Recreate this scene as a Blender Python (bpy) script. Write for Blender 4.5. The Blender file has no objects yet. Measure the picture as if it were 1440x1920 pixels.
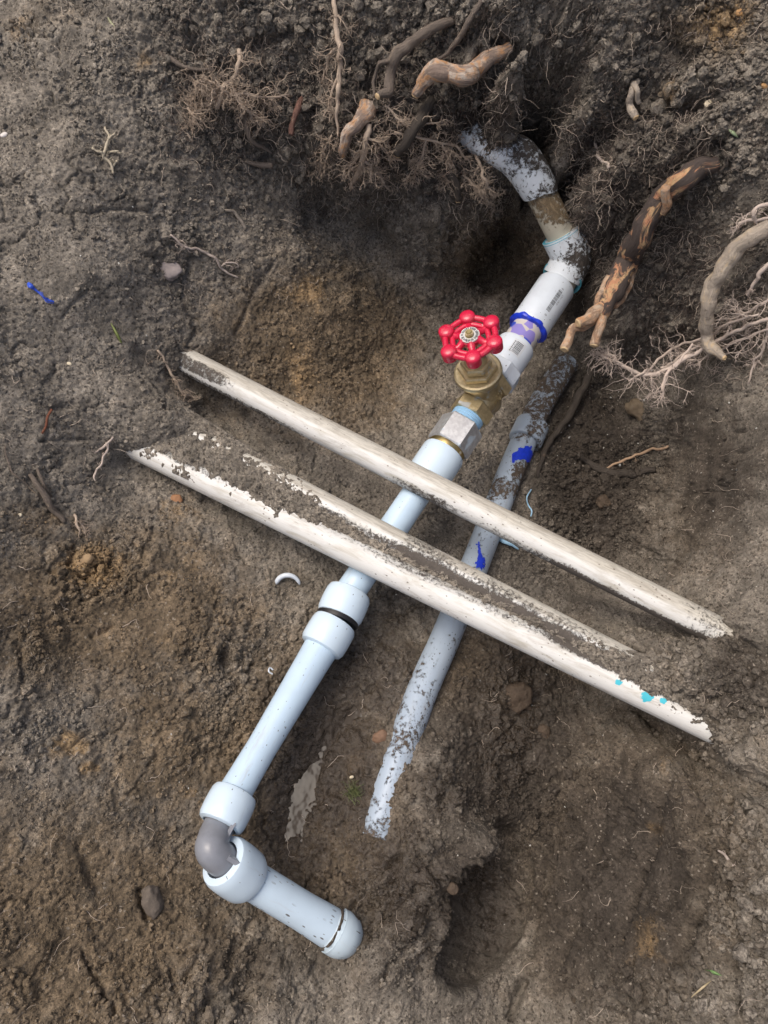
import bpy, math, random
import numpy as np
from mathutils import Vector

random.seed(7)
rng = np.random.default_rng(11)
SC = bpy.context.scene
COL = SC.collection

# ------------------------------------------------------------------ camera
TILT = math.radians(25.0)      # camera pitch away from straight down
HC = 1.10                      # metres from the lens to the main pipe on the optical axis
F = 1450.0                     # focal length in photo pixels (1440 x 1920 frame)
ct, st = math.cos(TILT), math.sin(TILT)
R = np.array([[1, 0, 0], [0, ct, -st], [0, st, ct]])   # local (right, up, towards camera) -> world
cam_d = bpy.data.cameras.new('camera')
cam = bpy.data.objects.new('camera', cam_d)
COL.objects.link(cam)
cam.location = R @ np.array([0, 0, HC])
cam.rotation_euler = (TILT, 0, 0)
cam_d.sensor_fit = 'VERTICAL'
cam_d.angle_y = 2 * math.atan(960 / F)
cam_d.clip_start = 0.01
cam_d.clip_end = 1000
SC.camera = cam

# ------------------------------------------------------------------ sky, sun, exposure
SUN_EL, SUN_AZ = math.radians(68), math.radians(165)   # azimuth of the sun, from +X, anticlockwise
w = bpy.data.worlds.new('World')
SC.world = w
w.use_nodes = True
nt = w.node_tree
bg = nt.nodes['Background']
sky = nt.nodes.new('ShaderNodeTexSky')
sky.sky_type = 'NISHITA'
sky.sun_disc = False
sky.sun_elevation = SUN_EL
sky.sun_rotation = math.radians(90) - SUN_AZ
sky.air_density = 0.8
sky.dust_density = 7.0
sky.ozone_density = 0.3
nt.links.new(sky.outputs[0], bg.inputs[0])
bg.inputs[1].default_value = 0.12
sd = bpy.data.lights.new('sun', 'SUN')
sd.energy = 0.95
sd.angle = math.radians(36)
sd.color = (1.0, 0.95, 0.88)
sun = bpy.data.objects.new('sun', sd)
COL.objects.link(sun)
sv = Vector((math.cos(SUN_EL) * math.cos(SUN_AZ), math.cos(SUN_EL) * math.sin(SUN_AZ), math.sin(SUN_EL)))
sun.rotation_euler = sv.to_track_quat('Z', 'Y').to_euler()
SC.view_settings.view_transform = 'Standard'
SC.view_settings.look = 'None'
SC.view_settings.exposure = 0.35
SC.view_settings.gamma = 1
SC.view_settings.use_curve_mapping = False
SC.render.engine = 'CYCLES'
SC.cycles.use_denoising = True
SC.cycles.max_bounces = 6

# ------------------------------------------------------------------ placing helpers
VIEW = R @ np.array([0, 0, 1.0])   # from the hole towards the camera

def nrm(v):
    v = np.asarray(v, float)
    return v / np.linalg.norm(v)

def depth_zw(y, zw):
    wv = (960 - y) / F
    return (HC * ct - zw) / (ct - wv * st)

def P(x, y, zw):
    """world point seen at photo pixel (x, y) at height zw above the main pipe"""
    d = depth_zw(y, zw)
    return R @ np.array([(x - 720) / F * d, (960 - y) / F * d, HC - d])

def to_local(p):
    return np.asarray(p) @ R          # = R^T p

def proj(p):
    l = to_local(p)
    d = HC - l[..., 2]
    return 720 + F * l[..., 0] / d, 960 - F * l[..., 1] / d, d

def rpx(wpx, p):
    return wpx / 2 / F * proj(p)[2]

# ------------------------------------------------------------------ noise
def _hash(ix, iy, iz, seed):
    h = (ix.astype(np.int64) * 73856093) ^ (iy.astype(np.int64) * 19349663) ^ (iz.astype(np.int64) * 83492791) ^ (seed * 2654435)
    h = (h ^ (h >> 13)) * 1274126177
    h &= 0xFFFFFFFF
    return h ^ (h >> 16)

_G = np.array([[1,1,0],[-1,1,0],[1,-1,0],[-1,-1,0],[1,0,1],[-1,0,1],[1,0,-1],[-1,0,-1],
               [0,1,1],[0,-1,1],[0,1,-1],[0,-1,-1],[1,1,0],[-1,1,0],[0,-1,1],[0,-1,-1]], np.float32)

def perlin(p, scale, seed=0):
    q = (np.asarray(p) * scale)
    i = np.floor(q).astype(np.int64)
    f = (q - i).astype(np.float32)
    u = f * f * f * (f * (f * 6 - 15) + 10)
    out = np.zeros(len(q), np.float32)
    for dx in (0, 1):
        wx = u[:, 0] if dx else 1 - u[:, 0]
        for dy in (0, 1):
            wy = u[:, 1] if dy else 1 - u[:, 1]
            for dz in (0, 1):
                wz = u[:, 2] if dz else 1 - u[:, 2]
                g = _G[_hash(i[:, 0] + dx, i[:, 1] + dy, i[:, 2] + dz, seed) & 15]
                out += wx * wy * wz * (g[:, 0] * (f[:, 0] - dx) + g[:, 1] * (f[:, 1] - dy) + g[:, 2] * (f[:, 2] - dz))
    return out

def fbm(p, scale, octs, seed=0, gain=0.5):
    a, o = 1.0, 0
    for k in range(octs):
        o = o + a * perlin(p, scale * 2 ** k, seed + k * 17)
        a *= gain
    return o

def worley2(xy, scale, seed):
    """distance to nearest jittered cell point, plus that cell's random value"""
    q = xy * scale
    i = np.floor(q).astype(np.int64)
    f = (q - i).astype(np.float32)
    best = np.full(len(q), 9, np.float32)
    val = np.zeros(len(q), np.float32)
    for dx in (-1, 0, 1):
        for dy in (-1, 0, 1):
            h = _hash(i[:, 0] + dx, i[:, 1] + dy, i[:, 0] * 0 + 5, seed)
            jx = (h & 1023).astype(np.float32) / 1023
            jy = ((h >> 10) & 1023).astype(np.float32) / 1023
            d = (dx + jx - f[:, 0]) ** 2 + (dy + jy - f[:, 1]) ** 2
            m = d < best
            best = np.where(m, d, best)
            val = np.where(m, ((h >> 20) & 1023).astype(np.float32) / 1023, val)
    return np.sqrt(best), val

def sstep(a, b, x):
    t = np.clip((x - a) / (b - a), 0, 1)
    return t * t * (3 - 2 * t)

# ------------------------------------------------------------------ mesh helpers
def make_mesh(name, V, Q=None, T=None, uvq=None, smooth=True, sharp=None):
    me = bpy.data.meshes.new(name)
    V = np.asarray(V, np.float32)
    nq = 0 if Q is None else len(Q)
    ntr = 0 if T is None else len(T)
    me.vertices.add(len(V))
    me.vertices.foreach_set('co', V.ravel())
    idx, tot = [], []
    if nq:
        idx.append(np.asarray(Q, np.int32).ravel()); tot.append(np.full(nq, 4, np.int32))
    if ntr:
        idx.append(np.asarray(T, np.int32).ravel()); tot.append(np.full(ntr, 3, np.int32))
    idx = np.concatenate(idx); tot = np.concatenate(tot)
    me.loops.add(len(idx))
    me.loops.foreach_set('vertex_index', idx)
    me.polygons.add(len(tot))
    start = np.concatenate([[0], np.cumsum(tot)[:-1]]).astype(np.int32)
    me.polygons.foreach_set('loop_start', start)
    if uvq is not None:
        uv = me.uv_layers.new(name='uv')
        full = np.zeros((len(idx), 2), np.float32)
        full[:nq * 4] = np.asarray(uvq, np.float32).reshape(-1, 2)
        uv.data.foreach_set('uv', full.ravel())
    me.update(calc_edges=True)
    me.validate()
    me.polygons.foreach_set('use_smooth', np.full(len(me.polygons), smooth))
    if sharp is not None and smooth:
        me.set_sharp_from_angle(angle=math.radians(sharp))
    return me

class Geo:
    """collects pieces of one mesh"""
    def __init__(s):
        s.V, s.Q, s.T, s.U, s.n = [], [], [], [], 0
    def add(s, V, Q=None, T=None, U=None):
        V = np.asarray(V, float)
        s.V.append(V)
        if Q is not None and len(Q):
            s.Q.append(np.asarray(Q) + s.n)
            s.U.append(np.zeros((len(Q), 4, 2)) if U is None else np.asarray(U).reshape(len(Q), 4, 2))
        if T is not None and len(T):
            s.T.append(np.asarray(T) + s.n)
        s.n += len(V)
        return s
    def verts(s):
        return np.concatenate(s.V)
    def mesh(s, name, off, smooth=True, sharp=None):
        V = s.verts() - off
        return make_mesh(name, V, np.concatenate(s.Q) if s.Q else None, np.concatenate(s.T) if s.T else None,
                         np.concatenate(s.U) if s.U else None, smooth, sharp)

def frame(t, ref=None):
    ref = VIEW if ref is None else ref
    t = nrm(t)
    n = ref - t * np.dot(ref, t)
    if np.linalg.norm(n) < 1e-4:
        n = np.array([1.0, 0, 0]) - t * t[0]
    n = nrm(n)
    return n, np.cross(t, n)

def catmull(pts, k):
    pts = np.asarray(pts, float)
    p = np.vstack([2 * pts[0] - pts[1], pts, 2 * pts[-1] - pts[-2]])
    out = []
    for i in range(1, len(p) - 2):
        t = np.linspace(0, 1, k, endpoint=False)[:, None]
        a, b, c, d = p[i - 1], p[i], p[i + 1], p[i + 2]
        out.append(0.5 * (2 * b + (c - a) * t + (2 * a - 5 * b + 4 * c - d) * t ** 2 + (3 * b - a - 3 * c + d) * t ** 3))
    out.append(pts[-1][None])
    return np.vstack(out)

def tube(pts, rad, sides=24, caps=True, ref=None, fixed=None):
    """swept circle; angle 0 faces away from ref so the uv seam is hidden underneath"""
    pts = np.asarray(pts, float)
    n = len(pts)
    rad = np.broadcast_to(np.asarray(rad, float), (n,))
    if fixed is not None:
        tang = np.repeat(nrm(fixed)[None], n, 0)
    else:
        tang = np.gradient(pts, axis=0)
        ln = np.linalg.norm(tang, axis=1, keepdims=True)
        tang = tang / np.maximum(ln, 1e-9)
    N = np.zeros((n, 3)); B = np.zeros((n, 3))
    for i in range(n):
        if i == 0 or fixed is not None:
            N[i], B[i] = frame(tang[i], ref)
        else:
            v = N[i - 1] - tang[i] * np.dot(N[i - 1], tang[i])
            N[i] = v / max(np.linalg.norm(v), 1e-9)
            B[i] = np.cross(tang[i], N[i])
    a = np.linspace(0, 2 * np.pi, sides, endpoint=False) + np.pi
    V = pts[:, None] + rad[:, None, None] * (np.cos(a)[None, :, None] * N[:, None] + np.sin(a)[None, :, None] * B[:, None])
    V = V.reshape(-1, 3)
    i, j = np.meshgrid(np.arange(n - 1), np.arange(sides), indexing='ij')
    j2 = (j + 1) % sides
    Q = np.stack([i * sides + j, i * sides + j2, (i + 1) * sides + j2, (i + 1) * sides + j], -1).reshape(-1, 4)
    s = np.concatenate([[0], np.cumsum(np.linalg.norm(np.diff(pts, axis=0), axis=1))])
    arc = np.linspace(0, 2 * np.pi, sides + 1) * max(rad.max(), 1e-5)
    U = np.stack([np.stack([s[i], arc[j]], -1), np.stack([s[i], arc[j + 1]], -1),
                  np.stack([s[i + 1], arc[j + 1]], -1), np.stack([s[i + 1], arc[j]], -1)], 2).reshape(-1, 4, 2)
    T = []
    if caps:
        V = np.vstack([V, pts[:1], pts[-1:]])
        c0, c1 = n * sides, n * sides + 1
        for k in range(sides):
            k2 = (k + 1) % sides
            T.append((c0, k2, k)); T.append((c1, (n - 1) * sides + k, (n - 1) * sides + k2))
    return V, Q, np.array(T, int).reshape(-1, 3), U

def lathe(prof, org, axis, sides=48, ref=None):
    """prof = [(s along axis, radius)], may fold back on itself"""
    prof = np.asarray(prof, float)
    axis = nrm(axis)
    pts = np.asarray(org) + prof[:, :1] * axis
    return tube(pts, prof[:, 1], sides, caps=False, ref=ref, fixed=axis)

def box(c, ax, ay, az, hx, hy, hz):
    V = [c + ax * hx * i + ay * hy * j + az * hz * k for i in (-1, 1) for j in (-1, 1) for k in (-1, 1)]
    Q = [(0, 1, 3, 2), (4, 6, 7, 5), (0, 4, 5, 1), (2, 3, 7, 6), (0, 2, 6, 4), (1, 5, 7, 3)]
    return np.array(V), np.array(Q)

def ico(sub=1):
    t = (1 + 5 ** .5) / 2
    v = [(-1, t, 0), (1, t, 0), (-1, -t, 0), (1, -t, 0), (0, -1, t), (0, 1, t), (0, -1, -t), (0, 1, -t), (t, 0, -1), (t, 0, 1), (-t, 0, -1), (-t, 0, 1)]
    f = [(0, 11, 5), (0, 5, 1), (0, 1, 7), (0, 7, 10), (0, 10, 11), (1, 5, 9), (5, 11, 4), (11, 10, 2), (10, 7, 6), (7, 1, 8), (3, 9, 4), (3, 4, 2), (3, 2, 6), (3, 6, 8), (3, 8, 9), (4, 9, 5), (2, 4, 11), (6, 2, 10), (8, 6, 7), (9, 8, 1)]
    v = [nrm(x) for x in v]
    for _ in range(sub):
        mid, nf = {}, []
        def m(a, b):
            k = (min(a, b), max(a, b))
            if k not in mid:
                mid[k] = len(v); v.append(nrm(v[a] + v[b]))
            return mid[k]
        for a, b, c in f:
            ab, bc, ca = m(a, b), m(b, c), m(c, a)
            nf += [(a, ab, ca), (b, bc, ab), (c, ca, bc), (ab, bc, ca)]
        f = nf
    return np.array(v), np.array(f)

# ------------------------------------------------------------------ object helpers
ORG = {}
def thing(name, label, cat, loc, group=None):
    o = bpy.data.objects.new(name, None)
    o.empty_display_size = 0.02
    COL.objects.link(o)
    o.location = loc
    ORG[o.name] = np.asarray(loc, float)
    o['label'] = label; o['category'] = cat
    if group: o['group'] = group
    return o

def obj(name, geo, mat, parent=None, label=None, smooth=True, sharp=40, loc=None):
    """geo in world coordinates -> one mesh object under parent (whose origin is known)"""
    off = ORG[parent.name] if parent is not None else (np.zeros(3) if loc is None else np.asarray(loc))
    me = geo.mesh(name, off, smooth, sharp)
    me.materials.append(mat)
    o = bpy.data.objects.new(name, me)
    COL.objects.link(o)
    if parent is not None:
        o.parent = parent
        ORG[o.name] = off
    else:
        o.location = off
        ORG[o.name] = off
    if label: o['label'] = label
    return o

def tag(o, label, cat, group=None, kind=None):
    if label: o['label'] = label
    if cat: o['category'] = cat
    if group: o['group'] = group
    if kind: o['kind'] = kind
    return o

def attr(o, name, vals):
    a = o.data.attributes.new(name, 'FLOAT', 'POINT')
    a.data.foreach_set('value', np.asarray(vals, np.float32))

# ------------------------------------------------------------------ materials
class NT:
    def __init__(s, name):
        s.m = bpy.data.materials.new(name)
        s.m.use_nodes = True
        s.t = s.m.node_tree
        s.b = s.t.nodes['Principled BSDF']
    def n(s, typ, **kw):
        x = s.t.nodes.new(typ)
        for k, v in kw.items():
            setattr(x, k, v)
        return x
    def l(s, a, b):
        s.t.links.new(a, b)
    def val(s, sock, v):
        if hasattr(v, 'is_linked') or isinstance(v, bpy.types.NodeSocket):
            s.l(v, sock)
        else:
            sock.default_value = v
    def coord(s, kind='Object', scale=(1, 1, 1)):
        tc = s.n('ShaderNodeTexCoord')
        mp = s.n('ShaderNodeMapping')
        mp.inputs['Scale'].default_value = scale
        s.l(tc.outputs[kind], mp.inputs[0])
        return mp.outputs[0]
    def noise(s, vec, scale, detail=4, rough=.55, dist=0):
        x = s.n('ShaderNodeTexNoise')
        s.l(vec, x.inputs['Vector'])
        x.inputs['Scale'].default_value = scale
        x.inputs['Detail'].default_value = detail
        x.inputs['Roughness'].default_value = rough
        x.inputs['Distortion'].default_value = dist
        return x.outputs['Fac']
    def voro(s, vec, scale, feature='F1', out='Distance', rnd=1.0):
        x = s.n('ShaderNodeTexVoronoi', feature=feature)
        s.l(vec, x.inputs['Vector'])
        x.inputs['Scale'].default_value = scale
        x.inputs['Randomness'].default_value = rnd
        return x.outputs[out]
    def ramp(s, fac, a, b):
        x = s.n('ShaderNodeMapRange', interpolation_type='SMOOTHSTEP')
        s.l(fac, x.inputs[0])
        x.inputs[1].default_value = a
        x.inputs[2].default_value = b
        return x.outputs[0]
    def math(s, op, a, b=0.0, clamp=False):
        x = s.n('ShaderNodeMath', operation=op, use_clamp=clamp)
        s.val(x.inputs[0], a); s.val(x.inputs[1], b)
        return x.outputs[0]
    def mix(s, fac, a, b, blend='MIX'):
        x = s.n('ShaderNodeMix', data_type='RGBA', blend_type=blend)
        s.val(x.inputs[0], fac)
        for sock, v in ((x.inputs[6], a), (x.inputs[7], b)):
            if isinstance(v, tuple):
                sock.default_value = (*v, 1) if len(v) == 3 else v
            else:
                s.l(v, sock)
        return x.outputs[2]
    def attr(s, name, out='Fac'):
        x = s.n('ShaderNodeAttribute', attribute_name=name)
        return x.outputs[out]
    def bump(s, h, strength, dist, prev=None):
        x = s.n('ShaderNodeBump')
        x.inputs['Strength'].default_value = strength
        x.inputs['Distance'].default_value = dist
        s.l(h, x.inputs['Height'])
        if prev is not None: s.l(prev, x.inputs['Normal'])
        return x.outputs[0]
    def out(s, col=None, rough=None, metal=None, normal=None, spec=None, **kw):
        b = s.b
        if col is not None:
            if isinstance(col, tuple): b.inputs['Base Color'].default_value = (*col, 1)
            else: s.l(col, b.inputs['Base Color'])
        if rough is not None: s.val(b.inputs['Roughness'], rough)
        if metal is not None: s.val(b.inputs['Metallic'], metal)
        if spec is not None: s.val(b.inputs['Specular IOR Level'], spec)
        if normal is not None: s.l(normal, b.inputs['Normal'])
        for k, v in kw.items():
            b.inputs[k].default_value = v
        return s.m

SOIL_GREY = (.300, .268, .222)
SOIL_BROWN = (.222, .170, .112)
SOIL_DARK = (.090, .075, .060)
SOIL_OCHRE = (.40, .275, .145)

def soil_material():
    s = NT('soil')
    v = s.coord('Object')
    big = s.noise(v, 9, 5, .6, .4)
    med = s.noise(v, 45, 5, .65)
    fine = s.noise(v, 260, 4, .7)
    grain = s.voro(v, 420, out='Color')
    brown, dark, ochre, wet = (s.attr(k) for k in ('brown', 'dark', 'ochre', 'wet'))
    def jag(a, amt=.9):
        x = s.math('ADD', a, s.math('MULTIPLY', s.math('SUBTRACT', med, .5), amt))
        return s.math('ADD', x, s.math('MULTIPLY', s.math('SUBTRACT', big, .5), .8))
    c = s.mix(s.ramp(jag(brown), .15, .85), SOIL_GREY, SOIL_BROWN)
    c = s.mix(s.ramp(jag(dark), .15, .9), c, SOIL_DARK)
    c = s.mix(s.math('MULTIPLY', s.ramp(jag(ochre, 1.3), .3, .9), .8), c, SOIL_OCHRE)
    vr = s.math('MULTIPLY_ADD', fine, 1.7)
    vr.node.inputs[2].default_value = .15
    vr2 = s.math('MULTIPLY_ADD', med, .8)
    vr2.node.inputs[2].default_value = .6
    c = s.mix(1.0, c, s.math('MULTIPLY', vr, vr2), 'MULTIPLY')
    g1 = s.n('ShaderNodeSeparateColor'); s.l(s.voro(v, 300, out='Color'), g1.inputs[0])
    g2 = s.n('ShaderNodeSeparateColor'); s.l(s.voro(v, 620, out='Color'), g2.inputs[0])
    gm = s.math('ADD', s.math('MULTIPLY', g1.outputs[0], .75), s.math('MULTIPLY', g2.outputs[1], .55))
    gm2 = s.math('MULTIPLY_ADD', gm, s.math('MULTIPLY', s.ramp(s.noise(v, 26, 4, .6), .3, .7), .75)); gm2.node.inputs[2].default_value = .62
    c = s.mix(1.0, c, gm2, 'MULTIPLY')
    # pale sand grains and dark specks in the earth
    gr = s.n('ShaderNodeSeparateColor'); s.l(grain, gr.inputs[0])
    c = s.mix(s.math('MULTIPLY', s.ramp(gr.outputs[0], .965, .99), .45), c, (.46, .41, .34))
    c = s.mix(s.math('MULTIPLY', s.ramp(gr.outputs[1], .82, .95), .7), c, (.045, .037, .030))
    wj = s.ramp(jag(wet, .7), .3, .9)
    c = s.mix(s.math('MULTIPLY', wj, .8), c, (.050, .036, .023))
    rough = s.math('SUBTRACT', .97, s.math('MULTIPLY', wj, s.ramp(s.noise(v, 50, 3), .05, .42)))
    rough = s.math('MAXIMUM', rough, .17)
    n1 = s.bump(s.noise(v, 240, 5, .78), 1.0, .0026)
    n2 = s.bump(s.voro(v, 520), .5, .0010, n1)
    n2 = s.bump(s.math('MULTIPLY', s.noise(v, 75, 4, .6, .6), wj), .9, .010, n2)
    return s.out(c, rough, normal=n2, spec=s.math('ADD', .3, s.math('MULTIPLY', wj, .5)))

def plastic(name, col, rough=.3, speck=0.0, speck_scale=(60, 110, 1), dirt=None, sss=0.0, dusty=.06, speck_col=(.06, .045, .032)):
    s = NT(name)
    uv = s.coord('UV')
    ob = s.coord('Object')
    c = s.mix(s.ramp(s.noise(ob, 40, 4, .6), .35, .8), col, tuple(x * (1 - dusty) for x in col))
    # dust smears
    sm = s.ramp(s.noise(s.coord('UV', (25, 90, 1)), 1, 5, .65), .62, .85)
    c = s.mix(s.math('MULTIPLY', sm, .22), c, (.30, .25, .19))
    if speck:
        w = s.coord('UV', speck_scale)
        d = s.voro(w, 1.0)
        rc = s.n('ShaderNodeSeparateColor'); s.l(s.voro(w, 1.0, out='Color'), rc.inputs[0])
        size = s.math('MULTIPLY', s.ramp(rc.outputs[0], 1 - speck, 1.05), .42)
        m = s.math('LESS_THAN', d, size)
        m = s.math('MULTIPLY', m, s.ramp(s.noise(s.coord('UV', (14, 30, 1)), 1, 3, .6), .42, .56))
        film = s.ramp(s.noise(s.coord('UV', (9, 40, 1)), 1, 6, .7, .5), .54, .78)
        c = s.mix(s.math('MULTIPLY', film, .48), c, (.33, .26, .18))
        c = s.mix(s.math('MULTIPLY', m, .85), c, speck_col)
    if dirt is not None:
        d = s.attr('dirt')
        nz = s.math('SUBTRACT', s.noise(ob, 170, 7, .78, .3), .5)
        nz2 = s.math('SUBTRACT', s.noise(ob, 28, 3, .6), .5)
        nz3 = s.math('SUBTRACT', s.noise(ob, 75, 4, .6, .8), .5)
        m = s.math('ADD', d, s.math('ADD', s.math('ADD', s.math('MULTIPLY', nz, 1.9), s.math('MULTIPLY', nz3, 1.1)), s.math('MULTIPLY', nz2, .7)))
        m = s.ramp(m, .40, .64)
        soil = s.mix(s.noise(ob, 300, 4, .7), tuple(x * .45 for x in dirt), tuple(x * 1.6 for x in dirt))
        soil = s.mix(s.ramp(s.noise(s.coord('UV', (60, 140, 1)), 1, 6, .75, 1.2), .45, .7), soil, tuple(min(1, x * 2.3) for x in dirt))
        c = s.mix(m, c, soil)
        rough = s.math('ADD', rough, s.math('MULTIPLY', m, .9 - rough))
        nb = s.bump(s.math('MULTIPLY', m, s.noise(ob, 350, 4, .7)), .9, .0018)
    else:
        nb = s.bump(s.noise(ob, 60, 3), .05, .002)
    kw = {}
    return s.out(c, rough, normal=nb, **kw)

def conduit_material():
    s = NT('chalky_conduit')
    ob = s.coord('Object')
    uv = s.coord('UV', (16, 90, 1))
    uv2 = s.coord('UV', (45, 380, 1))
    st1 = s.noise(uv, 1, 7, .7, .8)
    st2 = s.noise(uv2, 1, 5, .7, .6)
    side = s.attr('side')     # +1 on the upper flank, yellowed
    c = s.mix(s.ramp(st1, .45, .72), (.74, .745, .715), (.53, .51, .44))
    c = s.mix(s.math('MULTIPLY', s.ramp(side, .1, .9), .75), c, s.mix(s.ramp(st2, .4, .65), (.56, .53, .45), (.33, .30, .24)))
    c = s.mix(s.math('MULTIPLY', s.math('MULTIPLY', s.ramp(st2, .60, .70), s.ramp(s.noise(ob, 30, 3), .42, .6)), .7), c, (.22, .19, .15))
    film = s.ramp(s.noise(s.coord('UV', (11, 60, 1)), 1, 6, .7, .6), .50, .72)
    c = s.mix(s.math('MULTIPLY', film, .62), c, (.31, .27, .21))
    sp = s.coord('UV', (210, 340, 1))
    rc = s.n('ShaderNodeSeparateColor'); s.l(s.voro(sp, 1.0, out='Color'), rc.inputs[0])
    m = s.math('LESS_THAN', s.voro(sp, 1.0), s.math('MULTIPLY', s.ramp(rc.outputs[0], .72, 1), .33))
    m = s.math('MULTIPLY', m, s.ramp(s.noise(ob, 24, 3), .45, .58))
    c = s.mix(s.math('MULTIPLY', m, .8), c, (.13, .10, .075))
    pt = s.ramp(s.math('ADD', s.attr('paint'), s.math('SUBTRACT', s.noise(ob, 150, 4), .5)), .45, .55)
    c = s.mix(pt, c, (.06, .50, .62))
    d = s.attr('dirt')
    nz = s.math('SUBTRACT', s.noise(ob, 260, 7, .82, .2), .5)
    nz2 = s.math('SUBTRACT', s.noise(ob, 34, 4, .6), .5)
    mm = s.math('ADD', d, s.math('ADD', s.math('MULTIPLY', nz, 1.9), s.math('MULTIPLY', nz2, .7)))
    mk = s.ramp(mm, .38, .64)
    soil = s.mix(s.noise(ob, 320, 4, .7), (.060, .052, .045), (.155, .135, .115))
    c = s.mix(mk, c, soil)
    rough = s.math('ADD', .55, s.math('MULTIPLY', mk, .4))
    nb = s.bump(s.math('ADD', s.math('MULTIPLY', mk, s.math('ADD', .6, s.noise(ob, 350, 4, .7))), s.math('MULTIPLY', st2, .25)), .8, .0016)
    return s.out(c, rough, normal=nb)

def root_material(name, bark, inner, amount, pale=(.45, .36, .26)):
    s = NT(name)
    v = s.coord('Object')
    u = s.coord('UV', (50, 190, 1))
    n1 = s.noise(u, 1, 5, .65, .5)
    c = s.mix(n1, tuple(x * .55 for x in bark), tuple(min(1, x * 1.5) for x in bark))
    a = s.ramp(s.noise(s.coord('UV', (26, 55, 1)), 1, 6, .62, 1.0), 1 - amount - .04, 1 - amount + .05)
    ic = s.mix(s.ramp(s.noise(v, 90, 4, .6), .35, .65), inner, pale)
    c = s.mix(a, c, ic)
    d = s.ramp(s.noise(v, 110, 7, .75), .53, .66)
    c = s.mix(s.math('MULTIPLY', d, .55), c, (.10, .085, .070))
    nb = s.bump(s.math('ADD', s.noise(s.coord('UV', (40, 420, 1)), 1, 5, .7, .4), s.math('MULTIPLY', s.noise(v, 240, 5, .75), .9)), 1.0, .0035)
    return s.out(c, .8, normal=nb, spec=.3)

def simple(name, col, rough=.5, metal=0.0, var=.25, scale=80, bump=.2, bd=.001, **kw):
    s = NT(name)
    v = s.coord('Object')
    n = s.noise(v, scale, 5, .6)
    c = s.mix(n, tuple(x * (1 - var) for x in col), tuple(min(1, x * (1 + var)) for x in col))
    nb = s.bump(s.noise(v, scale * 3, 4, .65), bump, bd)
    return s.out(c, rough, metal, nb, **kw)

M_SOIL = soil_material()
M_PVC = plastic('blue_white_pvc', (.56, .72, .86), .26, .22, (230, 420, 1))
M_PVC_DIRTY = plastic('blue_white_pvc_spattered', (.54, .67, .78), .38, .45, (120, 290, 1))
M_FIT = plastic('blue_white_fitting', (.63, .77, .88), .24, .22, (220, 330, 1), dusty=.03)
M_FITW = plastic('white_fitting', (.67, .74, .81), .38, .2, (240, 340, 1), dusty=.1)
M_STAIN = plastic('stained_fitting', (.72, .78, .82), .45, .25, (160, 160, 1), dirt=(.050, .043, .037))
M_STAIN2 = plastic('mud_stained_elbow', (.54, .66, .74), .42, .4, (200, 300, 1), dirt=(.11, .085, .06))
M_TAN = plastic('clay_smeared_pipe', (.50, .46, .36), .5, .1, (90, 90, 1), dirt=(.17, .125, .072))
M_OLD = plastic('grey_buried_pvc', (.40, .485, .58), .42, .35, (240, 460, 1), dirt=(.085, .066, .050))
M_ELBOW = simple('grey_elbow_plastic', (.235, .25, .28), .30, var=.18, scale=120, bump=.12)
M_BLACK = simple('black_rubber', (.012, .012, .014), .5)
M_CONDUIT = conduit_material()
M_STRIP = M_SOIL

def primer_mat():
    s = NT('purple_primer_nipple')
    u = s.coord('UV', (80, 70, 1))
    vc = s.voro(u, 1.0, out='Color')
    rc = s.n('ShaderNodeSeparateColor'); s.l(vc, rc.inputs[0])
    c = s.mix(s.math('GREATER_THAN', rc.outputs[0], .42), (.58, .55, .50), (.27, .23, .58))
    c = s.mix(s.math('GREATER_THAN', rc.outputs[0], .76), c, (.05, .09, .55))
    return s.out(c, .3)
M_PRIMER = primer_mat()
M_BLUE = simple('blue_solvent', (.015, .05, .62), .3, var=.4, scale=200, bump=.3)
M_CYAN = simple('cyan_solvent', (.10, .45, .58), .4, var=.3, scale=200, bump=.3)
M_TEAL = simple('dark_cyan_solvent', (.02, .16, .22), .4, var=.4, scale=200)
M_TAPE = simple('pale_blue_thread_tape', (.38, .62, .82), .4, var=.15, scale=150)

def metal_smear(name, col, col2, metal, rough, smear):
    s = NT(name)
    v = s.coord('Object')
    n = s.noise(v, 55, 5, .6, .5)
    c = s.mix(s.ramp(s.noise(v, 160, 4), .3, .7), col, col2)
    m = s.ramp(n, .58, .66)
    c = s.mix(s.math('MULTIPLY', m, .75), c, smear)
    rgh = s.math('ADD', rough, s.math('MULTIPLY', n, .2))
    return s.out(c, rgh, s.math('MULTIPLY', s.math('SUBTRACT', 1.0, m), metal), s.bump(s.noise(v, 420, 3), .25, .0008))
M_BRASS = metal_smear('dull_brass', (.66, .55, .33), (.50, .41, .24), .72, .30, (.45, .50, .53))
M_ZINC = metal_smear('zinc_hex_nut', (.60, .62, .63), (.45, .465, .48), .55, .3, (.50, .60, .66))
M_GOLD = metal_smear('brass_ring', (.50, .40, .18), (.36, .28, .12), .9, .22, (.42, .40, .32))
M_CHROME = simple('chrome_plate', (.74, .73, .70), .3, .45, var=.12, scale=300)

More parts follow.
